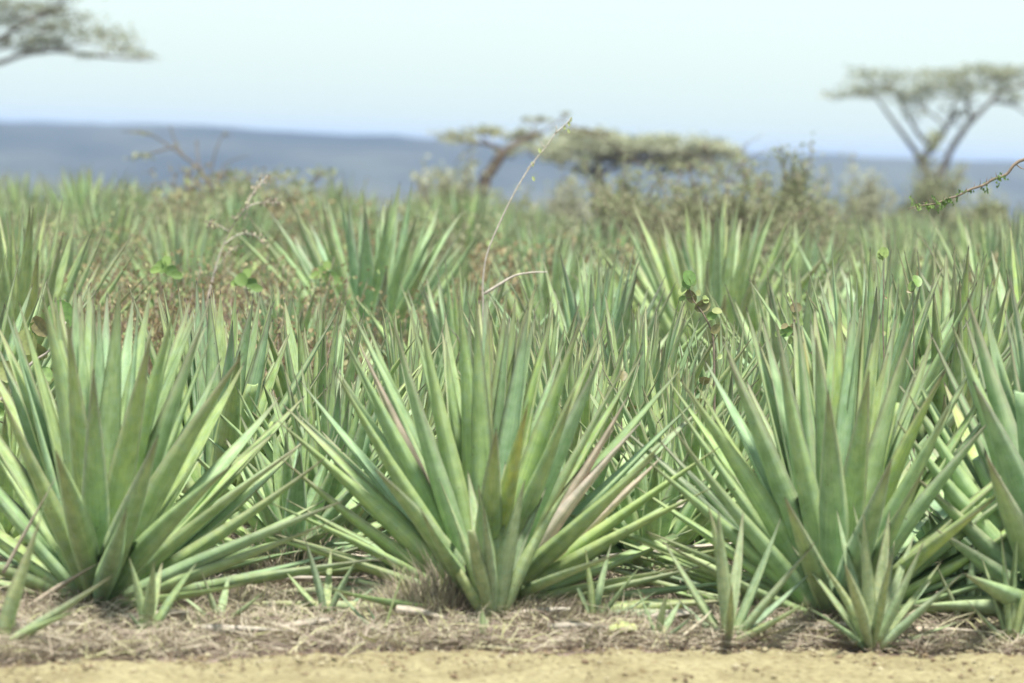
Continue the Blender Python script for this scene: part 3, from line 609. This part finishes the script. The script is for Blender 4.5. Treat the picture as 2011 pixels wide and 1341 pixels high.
sapling('round-leaved sapling leaning left with a cluster of green and brown leaves at its top', 14.5, [(1403, 800), (1402, 690), (1397, 650), (1380, 615), (1362, 590), (1352, 560)],
    [(1352, 546, 24, .3, .3, .3), (1349, 556, 18, -.3, .1, .5), (1362, 553, 14, 1.2, 0, .6), (1341, 572, 15, -.6, .8, .95), (1357, 582, 22, 0, -.1, .8), (1379, 599, 26, .2, -.2, .82), (1371, 575, 13, 1, .6, .9), (1385, 588, 14, .8, .6, .95), (1340, 586, 12, -.5, .6, .6),
     (1398, 620, 16, -.2, 0, .5), (1408, 611, 17, .4, 1, .9), (1405, 646, 18, .3, 0, .82), (1384, 745, 19, .2, -.8, .8), (1378, 787, 17, 0, -.8, .82), (1413, 700, 10, .5, .4, .95)], seed=1, group=SG)
sapling('round-leaved sapling with a thin green tip and curled leaves between the sisal tips', 14.3, [(1590, 790), (1572, 700), (1560, 650), (1562, 610), (1549, 575)],
    [(1563, 604, 18, 0, .2, .8), (1562, 620, 15, .8, 0, .7), (1567, 633, 18, .5, .5, .6), (1560, 647, 20, 0, 0, .8), (1546, 652, 22, -.8, .3, .3), (1568, 668, 20, .2, .1, .4), (1552, 668, 14, 1.2, 0, .95), (1541, 641, 12, -.5, .7, .8), (1530, 655, 14, -.8, .5, .6), (1590, 705, 20, .1, .2, .3), (1601, 690, 14, .3, -.5, .8), (1549, 578, 7, 0, .5, 1), (1551, 590, 6, .5, 0, 1)], seed=2, group=SG)
sapling('thin upright stalk carrying one pale closed leaf bud at its tip', 14.6, [(1737, 760), (1734, 640), (1735, 560), (1734, 512)],
    [(1731, 498, 15, -.6, .2, 1), (1738, 496, 16, .6, .2, 1), (1735, 494, 14, 0, .1, 1), (1729, 503, 10, -1, -.4, .9), (1736, 655, 8, 0, .5, .9), (1740, 585, 5, 0, .5, .8)], rad=.004, name='budded_stalk', seed=3, group=SG)
sapling('curled bright green leaf pair poking up behind the right rosette', 14.8, [(1795, 700), (1793, 600), (1793, 572)], [(1791, 562, 16, -.7, .3, .6), (1800, 552, 22, .5, .9, .5), (1806, 550, 12, 1.4, .2, .4), (1786, 572, 9, 0, .6, .8)], rad=.003, seed=4, group=SG)
sapling('low round-leaved sapling between the middle rosette and the dry leaves', 14.6, [(1222, 850), (1214, 790), (1212, 760)], [(1200, 752, 22, 0, .4, 1), (1198, 755, 18, .8, .2, .3), (1222, 738, 18, .5, .6, .8), (1218, 780, 15, -.5, .5, .5), (1240, 800, 16, .1, -.9, .8), (1208, 772, 10, 0, .2, .9)], rad=.004, seed=5, group=SG)
sapling('large-leaved shrub shoot with one holed leaf behind the left rosette tips', 14.3, [(-30, 830), (20, 770), (60, 715), (100, 685), (130, 632)],
    [(120, 618, 46, .15, .2, .25), (82, 640, 38, -.4, -.1, .8), (53, 672, 40, -.2, .1, .9), (75, 690, 34, .4, -.6, .7), (16, 730, 40, -.1, .1, .9), (66, 650, 30, 1.6, 0, .6), (0, 770, 36, .3, .4, .9), (88, 735, 26, .3, .5, .5), (30, 800, 30, -.4, .3, .6), (80, 770, 22, 0, .8, .9), (-10, 810, 30, 0, .3, .5)], rad=.011, mat=PALEBARK, seed=6, group=SG)
for i, (x, y, D) in enumerate([(325, 520, 18.5), (483, 545, 18.2), (640, 530, 21.0)]):
    sapling(['bright green leafy shoot rising from the brown weeds at the left', 'bright green leafy shoot in the weeds left of the tall upright rosette', 'small green shoot among the leaves of the tall upright rosette'][i], D, [(x, y + 110), (x + 4, y + 40), (x, y + 12)],
        [(x - 8, y + 5, 24, -.4, .5, .5), (x + 10, y + 12, 22, .6, .2, .2), (x + 2, y - 8, 16, .2, .4, .95), (x + 22, y + 22, 18, .3, .5, .4), (x - 20, y + 12, 16, -.2, .6, 1)], rad=.004, seed=20 + i, group=SG, lmat=WEEDGREEN)

def poly_plant(root, D, lines, mat, part='branch', seed=0, jz=0.0, base=None):
    rng = random.Random(seed)
    for ln in lines:
        pts, r0, r1 = ln
        P = [at(x, y, D + (rng.uniform(-jz, jz) if k else 0)) - base for k, (x, y) in enumerate(pts)]
        pth = smooth_path(P, 4) if len(P) > 1 else P; n = len(pth)
        yield pth, [r0 + (r1 - r0) * i / (n - 1) for i in range(n)]
# the bare pale stem
D = 17.6; base = gat(948, D); root = empty('bare_stem', base); tag(root, 'tall bare pale stem with one side branch rising before the leaning acacia', 'bare stem')
L_ = [([(948, 700), (949, 600), (948, 560), (956, 500), (985, 430), (1015, 370), (1045, 322), (1075, 285), (1090, 262)], .0062, .0028), ([(1090, 262), (1108, 247), (1122, 232)], .004, .002), ([(951, 577), (985, 556), (1012, 541), (1045, 535), (1075, 534)], .008, .003),
      ([(1070, 290), (1060, 278)], .003, .002), ([(1092, 262), (1093, 245)], .003, .0015), ([(1050, 318), (1046, 330)], .003, .001), ([(1035, 332), (1045, 320)], .003, .001)]
mb = MB(); gen = list(poly_plant(root, D, L_, PALEBARK, base=base))
tube(mb, [(0, 0, -.03)] + gen[0][0], [.011] + gen[0][1], 7); mb.build('stem', PALEBARK, root)
mb = MB(); tube(mb, *gen[2], 6); mb.build('branch', PALEBARK, root)
for g_ in gen[1:2] + gen[3:]:
    mb = MB(); tube(mb, *g_, 5); mb.build('twig', PALEBARK, root)
mb = MB(); random.seed(4)
for (x, y) in [(1046, 322), (1048, 351), (1122, 235), (1108, 250), (1116, 257), (1060, 296), (1118, 243)]: round_leaf(mb, at(x, y, D) - base, (random.uniform(-1, 1), -1, .3), .028, .6, .9)
tag(mb.build('buds', BROWNLEAF, root), kind='stuff')
# second pale dry stem
D = 20.5; base = gat(405, D); root = empty('dry_stem', base); tag(root, 'pale dry branching stem with fuzzy tips rising from the brown weeds at the left', 'dry stem')
L_ = [([(405, 600), (425, 520), (450, 455), (478, 415), (500, 375), (525, 345)], .005, .0025), ([(478, 412), (500, 400), (530, 397), (555, 398)], .005, .002), ([(440, 480), (470, 460), (500, 462), (520, 480)], .005, .002), ([(420, 540), (445, 500), (470, 480)], .004, .002), ([(450, 455), (425, 440), (410, 442)], .004, .002)]
gen = list(poly_plant(root, D, L_, PALEBARK, jz=.1, base=base, seed=2))
mb = MB(); tube(mb, [(0, 0, -.03)] + gen[0][0], [.008] + gen[0][1], 6); mb.build('stem', PALEBARK, root)
for g_ in gen[1:]:
    mb = MB(); tube(mb, *g_, 5); mb.build('branch', PALEBARK, root)
mb = MB(); rng = random.Random(5)
for g_ in gen:
    for p in g_[0][len(g_[0]) // 2:]:
        for q in range(5): round_leaf(mb, p + Vector([rng.uniform(-.025, .025) for _ in range(3)]), (rng.uniform(-1, 1), -1, rng.uniform(-1, 1)), .022, .5, rng.random())
tag(mb.build('seed_heads', STRAW, root), kind='stuff')
# thorny twig entering from the right; its shrub stands just outside the picture
D = 16.4; base = gat(2330, D); root = empty('thorn_shrub', base); tag(root, 'thorny twig with small green leaf clusters reaching in from the right edge', 'thorn branch')
main = [(2330, 900), (2320, 700), (2290, 520), (2220, 400), (2130, 330), (2060, 308), (2011, 313), (1990, 325), (1977, 342), (1950, 352), (1932, 363), (1905, 372), (1880, 385), (1860, 390), (1840, 399), (1820, 402), (1800, 405), (1783, 411)]
pth = [Vector((0, 0, -.03))] + smooth_path([at(x, y, D) - base for x, y in main], 3); n = len(pth)
mb = MB(); tube(mb, pth, [.010 * (1 - i / n) ** .8 + .0012 for i in range(n)], 7); tube(mb, smooth_path([at(1995, 322, D) - base, at(2005, 330, D) - base, at(2018, 333, D) - base], 3), [.004, .003, .003, .003, .002, .002, .002], 5); mb.build('branch', DARKTWIG, root)
rng = random.Random(9); mt = MB(); ml = MB()
for i in range(9):
    a_ = rng.uniform(-1.2, 1.4); L_ = rng.uniform(.8, 1.5); e_ = Vector((math.cos(a_) * L_ * .7, math.sin(a_) * L_ * .7, L_ * rng.uniform(.5, 1))); pb_ = smooth_path([Vector((0, 0, -.03)), Vector((e_.x * .3, e_.y * .3, e_.z * .6)), e_], 5)
    mb = MB(); tube(mb, pb_, [.009 * (1 - k / (len(pb_) + 1)) + .001 for k in range(len(pb_))], 6); mb.build('branch', DARKTWIG, root)
    for k in range(60): c = pb_[rng.randint(3, len(pb_) - 1)] + Vector([rng.gauss(0, .05) for _ in range(3)]); round_leaf(ml, c, (rng.uniform(-1, 1), -1, rng.uniform(-1, 1)), .02, .5, rng.random())
for i in range(n // 2, n - 3):
    for rep in range(2):
        p = pth[i] + (pth[i + 1] - pth[i]) * rng.random()
        if rng.random() < .6:
            d = Vector((rng.uniform(-.5, .5), rng.uniform(-.6, .6), rng.choice((1, 1, -1)))).normalized(); tube(mt, [p, p + d * rng.uniform(.02, .05)], [.0018, .0003], 4, rng.random())
        if rng.random() < .5:
            d = Vector((rng.uniform(-.4, .9), rng.uniform(-.6, .6), rng.uniform(-1, .5))).normalized(); L = rng.uniform(.02, .065)
            for q in range(9):
                c = p + d * L * (q / 8) + Vector([rng.uniform(-.007, .007) for _ in range(3)]); round_leaf(ml, c, (rng.uniform(-1, 1), -1, rng.uniform(-1, 1)), .015, .5, (.2 if i < n * .8 else .8) + rng.random() * .2)
mt.build('thorns', DARKTWIG, root); ml.build('foliage', WEEDGREEN, root)

def weed(label, px, D, h, wdt, n, seed, group='brown weeds in the gaps between the sisal', leaf=BROWNLEAF, ls=.022, dens=16, name='brown_weed'):
    rng = random.Random(seed); base = gat(px, D); root = empty(name, base); tag(root, label, 'weed', group)
    ms, ml = MB(), MB()
    for i in range(n):
        a = rng.uniform(0, 6.283); q = rng.random() ** .5 * wdt * .5
        p0 = Vector((math.cos(a) * q * .5, math.sin(a) * q * .5, 0)); H = h * rng.uniform(.55, 1.0); p2 = Vector((math.cos(a) * q + rng.uniform(-.1, .1), math.sin(a) * q, H)); p1 = (p0 + p2) / 2 + Vector((rng.uniform(-.08, .08), rng.uniform(-.08, .08), 0))
        pt = smooth_path([p0, p1, p2], 4); tube(ms, pt, [.004 * (1 - .8 * k / len(pt)) + .0008 for k in range(len(pt))], 4, rng.random())
        for k in range(dens):
            f = rng.uniform(.3, 1); j = min(len(pt) - 1, int(f * len(pt))); c = pt[j] + Vector([rng.gauss(0, .045) for _ in range(3)])
            round_leaf(ml, c, (rng.uniform(-1, 1), rng.uniform(-1, 1), rng.uniform(-.3, 1)), ls * rng.uniform(.6, 1.4), rng.uniform(.35, .8), rng.random(), .3)
    ms.build('stems', DARKTWIG, root); ml.build('foliage', leaf, root)
spots = [(250, 18.6, .78, .9), (330, 17.8, .66, .9), (430, 18.4, .72, 1.0), (500, 17.4, .62, .9), (560, 18.4, .70, .8), (600, 16.6, .48, .8), (370, 20.8, .8, 1.1), (470, 21.8, .85, 1.1), (610, 20.5, 1.0, .9), (160, 21.5, .75, 1.0), (680, 17.2, .45, .7), (760, 19.2, .55, .8), (870, 20.8, .85, .8), (960, 23.5, .8, 1.0), (540, 24.5, 1.0, 1.2), (220, 25.5, .9, 1.1), (60, 23.5, .75, 1), (480, 16.0, .45, .8)]
wl = ['behind the left tips of the large left rosette', 'behind the middle of the large left rosette', 'right of the first bright green shoot', 'left of the second green shoot', 'left of the tall upright rosette', 'low in the gap right of the large left rosette', 'before the pale sisal rosette at the left',
      'below the pale dry branching stem', 'inside the leaves of the tall upright rosette', 'behind the left edge rosette', 'at the foot of the tall upright rosette', 'under the right side of the tall upright rosette', 'right of the tall upright rosette', 'behind the bare pale stem', 'under the bare sapling', 'in the far left weeds', 'at the far left edge', 'just behind the half hidden rosette']
for i, (px, D, h, wd) in enumerate(spots): weed('dry brown seedy weed ' + wl[i], px, D, h * (1.12 if px < 520 else .9), wd, 56, 40 + i, dens=26, ls=.026)

for i, (px, D, h, wd, lab) in enumerate([(1010, 27, .95, 1.0, 'right of the bare pale stem'), (1110, 30, 1.0, 1.2, 'below the pale dome acacia'), (860, 31, 1.1, 1.2, 'below the leaning acacia'), (1210, 29, .95, 1.0, 'left of the tall pale rosette'), (1600, 30, 1.0, 1.2, 'right of the tall pale rosette'), (1690, 27, .85, .9, 'left of the budded stalk'),
    (1860, 28, .95, 1.1, 'below the forked acacia'), (1480, 27, .8, 1.0, 'low behind the tall pale rosette'), (330, 32, 1.15, 1.3, 'left of the bare sapling'), (650, 33, 1.1, 1.2, 'behind the tall upright rosette'), (100, 31, 1.0, 1.2, 'far left under the hills'), (500, 36, 1.3, 1.4, 'right of the bare sapling'), (400, 37, 1.35, 1.4, 'at the foot of the bare sapling')]):
    weed('blurred yellowish scrub weed ' + lab, px, D, h, wd, 60, 140 + i, group='scrub weeds in the far rows', leaf=(BUSHLEAF if i % 3 else BROWNLEAF), ls=.05, dens=22, name='scrub_weed')
# ------------------------------------------------------------------ bushes and acacias
def card(mb, c, s, rng, flat=.0):
    n = Vector((rng.gauss(0, 1), rng.gauss(0, 1), rng.gauss(0, 1) + flat)).normalized(); a = n.orthogonal().normalized(); b_ = n.cross(a); t_ = rng.uniform(0, 6.28); a, b_ = a * math.cos(t_) + b_ * math.sin(t_), b_ * math.cos(t_) - a * math.sin(t_)
    mb.add([c + a * s * .5, c + b_ * s * .32, c - a * s * .5, c - b_ * s * .32], [(0, 1, 2, 3)], None, rng.random())
def bush(label, px, D, wpx, toppx, seed, n=40, leaf=BUSHLEAF, per=60, ls=.05, cat='bush', group='thorn bushes beyond the field', spiky=.2, bark=DARKTWIG, name='thorn_bush', depth=.7):
    rng = random.Random(seed); base = gat(px, D); root = empty(name, base); tag(root, label, cat, group)
    top = at(px, toppx, D).z - base.z; R = wpx / FPX * D / 2; ms, ml = MB(), MB()
    for i in range(n):
        a = rng.uniform(0, 6.283); el = .12 + 1.38 * rng.random() ** 1.25; q = rng.uniform(.6, 1.0) * (1 + (spiky if rng.random() < .15 else 0))
        tgt = Vector((math.cos(a) * math.cos(el) * R, math.sin(a) * math.cos(el) * R * depth, max(.2, math.sin(el) ** .6) * top)) * q
        mid = Vector((tgt.x * .35, tgt.y * .35, tgt.z * .6)) + Vector([rng.uniform(-.1, .1) * R for _ in range(3)])
        pt = smooth_path([Vector((rng.uniform(-.1, .1), rng.uniform(-.1, .1), -.1)), mid, tgt], 5); m_ = len(pt); r0 = .012 + .012 * top / 2
        tube(ms, pt, [r0 * (1 - .85 * k / m_) for k in range(m_)], 5, rng.random())
        for k in range(5):
            j = rng.randint(m_ // 2, m_ - 1); e_ = pt[j] + Vector([rng.uniform(-.3, .3) * R * .6 for _ in range(2)] + [rng.uniform(-.1, .25) * top]); tube(ms, [pt[j], (pt[j] + e_) / 2 + Vector((0, 0, .05)), e_], [r0 * .35, r0 * .25, r0 * .1], 4, rng.random())
            for h_ in range(per // 5): card(ml, pt[j].lerp(e_, rng.random()) + Vector([rng.gauss(0, ls * 1.1) for _ in range(3)]), ls * rng.uniform(.6, 1.4), rng)
    ms.build('branches', bark, root); ml.build('foliage', leaf, root); return root
bush('wide olive thorn bush spreading behind the tall pale sisal rosette', 1390, 33.5, 480, 335, 1, n=130, per=170, ls=.042)
bush('thorn bush adjoining the right end of the wide olive bush', 1545, 35, 260, 345, 2, n=90, per=140, ls=.042)
bush('sparse thorn bush adjoining the left end of the wide olive bush', 1225, 35, 230, 345, 3, n=80, per=140, ls=.042)
bush('yellowish bush at the foot of the leaning acacia', 870, 55, 200, 322, 4, n=40, per=70, ls=.08, leaf=ACLEAF2)
bush('low bush under the trunk of the leaning acacia', 985, 48, 200, 372, 5, n=36, per=60, ls=.08)
bush('bush at the foot of the forked acacia at the right', 1820, 75, 210, 322, 6, n=50, per=90, ls=.10, leaf=BUSHLEAF)
bush('grey-green bush left of the forked acacia', 1700, 70, 150, 352, 7, n=36, per=70, ls=.1, leaf=ACLEAF2)
bush('small bush right of the forked acacia', 1930, 60, 150, 375, 8, n=30, per=70, ls=.1)
bush('low hazy bush beside the bare sapling', 560, 55, 260, 372, 9, n=36, per=50, ls=.08)
bush('low bush under the pale dome acacia', 1100, 62, 200, 362, 10, n=36, per=70, ls=.09, leaf=ACLEAF2)
bush('thin reddish bush under the bare sapling', 400, 40, 190, 372, 11, n=34, per=40, ls=.06, leaf=BROWNLEAF)
bush('low bush between the thorn bushes and the grey-green bush', 1620, 60, 150, 362, 12, n=30, per=60, ls=.09)
# spiky shoots above the thorn bush and the bare sapling are branches of their own plants
def tree(name, label, D, base_px, trunk, branches, pads, leafmat, seed, ls=.14, dens=1.0, cat='tree', group=None, jz=.8, bark=BARK, padname='crown', dscale=.9, twn=1.0):
    rng = random.Random(seed); base = gat(base_px, D); root = empty(name, base); tag(root, label, cat, group)
    k = D / FPX
    for pts, r0, r1 in trunk:
        P = [Vector((0, 0, -.2))] + [at(x, y, D) - base for x, y in pts]; pth = smooth_path(P, 4); n = len(pth); mb = MB(); tube(mb, pth, [r0 + (r1 - r0) * i / (n - 1) for i in range(n)], 9); mb.build('trunk', bark, root)
    for pts, r0, r1 in branches:
        n0 = len(pts); dz = rng.uniform(-jz, jz); r0 *= .8; r1 *= .8; P = [at(x, y, D + dz * i / max(1, n0 - 1)) - base for i, (x, y) in enumerate(pts)]; pth = smooth_path(P, 4); n = len(pth); mb = MB(); tube(mb, pth, [r0 + (r1 - r0) * i / (n - 1) for i in range(n)], 7); mb.build('branch', bark, root)
    ml, ms = MB(), MB()
    for (cx, cy, rx, ry) in pads:
        dd = rng.uniform(-jz, jz); c = at(cx, cy, D + dd) - base; RX, RZ = rx * k, ry * k; RY = RX * dscale
        n = int(RX * RY * dens * 700 * (1 + RZ))
        ncl = max(5, int(n / 45)); cl = []
        for q in range(ncl):
            a = rng.uniform(0, 6.283); f = math.sqrt(rng.random()); p = Vector((math.cos(a) * f * RX, math.sin(a) * f * RY, (rng.uniform(-.5, .7) + .3 * (1 - f * f)) * RZ)); cl.append(c + p)
            st = c + Vector((p.x * .3, p.y * .3, -RZ * 1.3)); tube(ms, [st, (st + c + p) / 2 + Vector((0, 0, -.15 * RZ)), c + p], [.02 * ls / .14, .013 * ls / .14, .005], 4, rng.random())
        for q in range(n): card(ml, rng.choice(cl) + Vector((rng.gauss(0, .30) * min(1, RX), rng.gauss(0, .30) * min(1, RX), rng.gauss(0, .09) * min(1, RX))), ls * rng.uniform(.5, 1.4), rng, flat=1.5)
    tag(ms.build('twigs', bark, root), kind='stuff'); ml.build(padname, leafmat, root); return root

tree('umbrella_acacia', 'umbrella acacia at the right with forked trunk and wide flat crown', 118, 1830, [
    ([(1826, 370), (1815, 330), (1800, 300)], .17, .12), ([(1845, 360), (1855, 325), (1870, 290), (1900, 245)], .14, .10)],
    [([(1800, 300), (1782, 275), (1760, 245), (1738, 215), (1720, 190)], .12, .05), ([(1812, 318), (1825, 290), (1805, 265), (1790, 240), (1775, 215), (1770, 185)], .12, .05), ([(1825, 300), (1845, 275), (1862, 245), (1870, 215), (1880, 190)], .12, .05),
     ([(1810, 310), (1832, 278), (1855, 250), (1830, 225), (1800, 205)], .08, .04), ([(1900, 245), (1925, 220), (1950, 195), (1975, 175)], .13, .06), ([(1910, 235), (1900, 205), (1905, 180), (1900, 160)], .09, .04), ([(1950, 200), (1990, 205), (2030, 235)], .07, .03),
     ([(1720, 190), (1690, 185), (1650, 190)], .05, .02), ([(1770, 190), (1740, 170), (1710, 165)], .05, .02), ([(1862, 245), (1890, 215), (1925, 200)], .06, .03), ([(1975, 175), (2060, 160), (2150, 170)], .07, .03)],
    [(1690, 182, 65, 9), (1645, 189, 32, 5), (1735, 152, 75, 13), (1700, 168, 55, 9), (1780, 200, 50, 10), (1840, 172, 70, 14), (1950, 165, 70, 14), (1770, 178, 70, 12), (1830, 195, 60, 16), (1850, 150, 80, 16), (1920, 145, 80, 14), (1900, 180, 60, 16), (1980, 140, 80, 14), (2060, 145, 90, 16), (1990, 190, 60, 14), (2150, 160, 90, 16), (2230, 180, 60, 10), (1880, 225, 35, 18), (1800, 225, 35, 12)],
    ACLEAF, 1, group='umbrella acacias beyond the field', ls=.12, dens=.34)
tree('umbrella_acacia', 'flat acacia crown reaching in at the top left corner', 95, -170, [([(-165, 350), (-150, 250), (-120, 170)], .26, .16)],
    [([(-120, 170), (-60, 135), (0, 123), (45, 108), (100, 100), (160, 105), (210, 112), (260, 116), (300, 118)], .12, .02), ([(-120, 170), (-50, 110), (10, 70), (60, 40), (90, 25), (120, 5), (125, -25)], .12, .05), ([(60, 42), (90, 30), (150, 20)], .05, .03), ([(-20, 100), (5, 95), (20, 85)], .06, .03), ([(100, 100), (160, 85), (200, 90)], .04, .02), ([(200, 110), (210, 95), (240, 90)], .04, .02)],
    [(20, 85, 90, 10), (120, 80, 80, 10), (190, 65, 70, 9), (60, 45, 100, 14), (150, 30, 50, 12), (0, 15, 120, 16), (110, -15, 90, 16), (250, 80, 40, 6), (270, 108, 45, 5), (180, 108, 40, 4), (10, -50, 150, 20), (-100, 30, 120, 25), (-150, -30, 160, 30), (225, 95, 40, 5), (60, 100, 40, 4), (-250, 40, 120, 20)],
    ACLEAF, 2, group='umbrella acacias beyond the field', ls=.12, dens=.42)
tree('umbrella_acacia', 'small leaning acacia with a dark slanting trunk behind the bare pale stem', 62, 945, [([(950, 370), (965, 335), (985, 305), (990, 298)], .12, .09)],
    [([(988, 300), (965, 285), (930, 278), (890, 270)], .06, .02), ([(990, 298), (1010, 285), (1035, 270), (1060, 262)], .08, .03), ([(1060, 262), (1080, 250), (1100, 235), (1112, 220)], .03, .012), ([(1035, 272), (1050, 250), (1030, 238)], .03, .01), ([(965, 285), (940, 262)], .03, .01), ([(1100, 240), (1150, 255), (1200, 262)], .025, .01), ([(940, 280), (910, 300), (890, 330)], .02, .01)],
    [(890, 265, 40, 4), (950, 258, 50, 5), (1000, 262, 45, 5), (1060, 236, 28, 4), (1110, 225, 10, 5), (1130, 258, 40, 6), (1030, 270, 40, 6), (920, 275, 40, 5), (1180, 262, 40, 5)],
    ACLEAF, 3, group='umbrella acacias beyond the field', ls=.09, dens=1.6, jz=.5)
tree('umbrella_acacia', 'pale hazy dome-shaped acacia behind the leaning acacia', 105, 1178, [([(1176, 400), (1175, 360), (1172, 330)], .24, .17)],
    [([(1172, 335), (1140, 318), (1100, 300), (1060, 295)], .09, .03), ([(1172, 330), (1190, 305), (1240, 290)], .10, .04), ([(1176, 345), (1210, 325), (1260, 305), (1330, 295)], .09, .03), ([(1172, 330), (1165, 300), (1150, 285)], .08, .04)],
    [(1060, 292, 50, 12), (1120, 288, 70, 22), (1180, 285, 80, 26), (1250, 288, 80, 24), (1320, 288, 80, 20), (1390, 290, 60, 14), (1110, 312, 50, 12), (1200, 315, 50, 14), (1290, 318, 60, 18), (1010, 300, 30, 8), (1430, 300, 40, 10), (1150, 335, 30, 8), (1360, 315, 60, 16)],
    ACLEAF2, 4, group='umbrella acacias beyond the field', ls=.17, dens=.8)
tree('thorn_sapling', 'bare blurred thorn sapling with drooping side branches against the blue hills', 38, 430, [([(440, 460), (422, 390), (400, 345), (390, 325)], .03, .018)],
    [([(392, 330), (365, 310), (330, 285), (290, 262), (240, 258)], .018, .006), ([(365, 312), (350, 290), (338, 262), (334, 245)], .014, .006), ([(335, 290), (300, 300), (270, 308), (245, 312)], .014, .006), ([(395, 340), (388, 305), (386, 278)], .014, .008), ([(410, 365), (420, 310), (432, 275), (445, 258)], .014, .006), ([(412, 370), (440, 325), (470, 310), (490, 308)], .01, .004), ([(418, 390), (450, 375), (500, 350), (560, 340)], .01, .004), ([(418, 385), (380, 350), (355, 330)], .01, .004)],
    [(386, 278, 5, 5), (445, 262, 10, 4), (280, 306, 35, 2), (340, 285, 12, 6), (290, 262, 30, 2), (430, 340, 30, 10), (540, 345, 50, 4), (600, 345, 60, 14), (420, 385, 60, 20), (370, 330, 20, 10), (480, 360, 60, 16), (560, 380, 70, 14)],
    BUSHLEAF, 5, group=None, ls=.05, dens=2, jz=.3, cat='sapling', dscale=.5)
tree('thorn_sapling', 'spiky bare thorn shrub sticking out above the wide olive bush', 41, 1440, [([(1440, 450), (1435, 400), (1425, 360)], .035, .02)],
    [([(1425, 360), (1400, 320), (1380, 270)], .012, .005), ([(1400, 320), (1345, 300), (1300, 310)], .012, .005), ([(1430, 370), (1450, 300), (1500, 262)], .012, .004), ([(1435, 340), (1490, 300), (1535, 290)], .01, .004), ([(1425, 365), (1370, 330), (1330, 320)], .01, .004), ([(1432, 400), (1300, 350), (1210, 290), (1160, 262)], .016, .005), ([(1450, 310), (1465, 290), (1462, 278)], .007, .004), ([(1380, 290), (1410, 275), (1420, 290)], .007, .004)],
    [(1385, 285, 12, 8), (1400, 330, 50, 14), (1350, 330, 60, 12), (1460, 320, 40, 10), (1470, 350, 60, 12)],
    BUSHLEAF, 6, ls=.05, dens=2, jz=.3, cat='sapling', dscale=.5)

# ------------------------------------------------------------------ haze
import bmesh
bm = bmesh.new(); bmesh.ops.create_cube(bm, size=1.0)
me = bpy.data.meshes.new('haze'); bm.to_mesh(me); bm.free()
hz = bpy.data.objects.new('haze', me); COL.objects.link(hz)
hz.scale = (4600, 4100, 110); hz.location = (0, 1950, 0); tag(hz, 'pale blue haze filling the air over the valley', 'haze', kind='stuff')
hz.location.z = -55 + 9.5
m = bpy.data.materials.new('haze'); m.use_nodes = True; t = m.node_tree; t.nodes.clear(); o = t.nodes.new('ShaderNodeOutputMaterial')
pv = t.nodes.new('ShaderNodeVolumePrincipled'); pv.inputs['Density'].default_value = HAZE; pv.inputs['Color'].default_value = (.50, .63, .98, 1); pv.inputs['Anisotropy'].default_value = 0
t.links.new(pv.outputs[0], o.inputs['Volume']); me.materials.append(m)
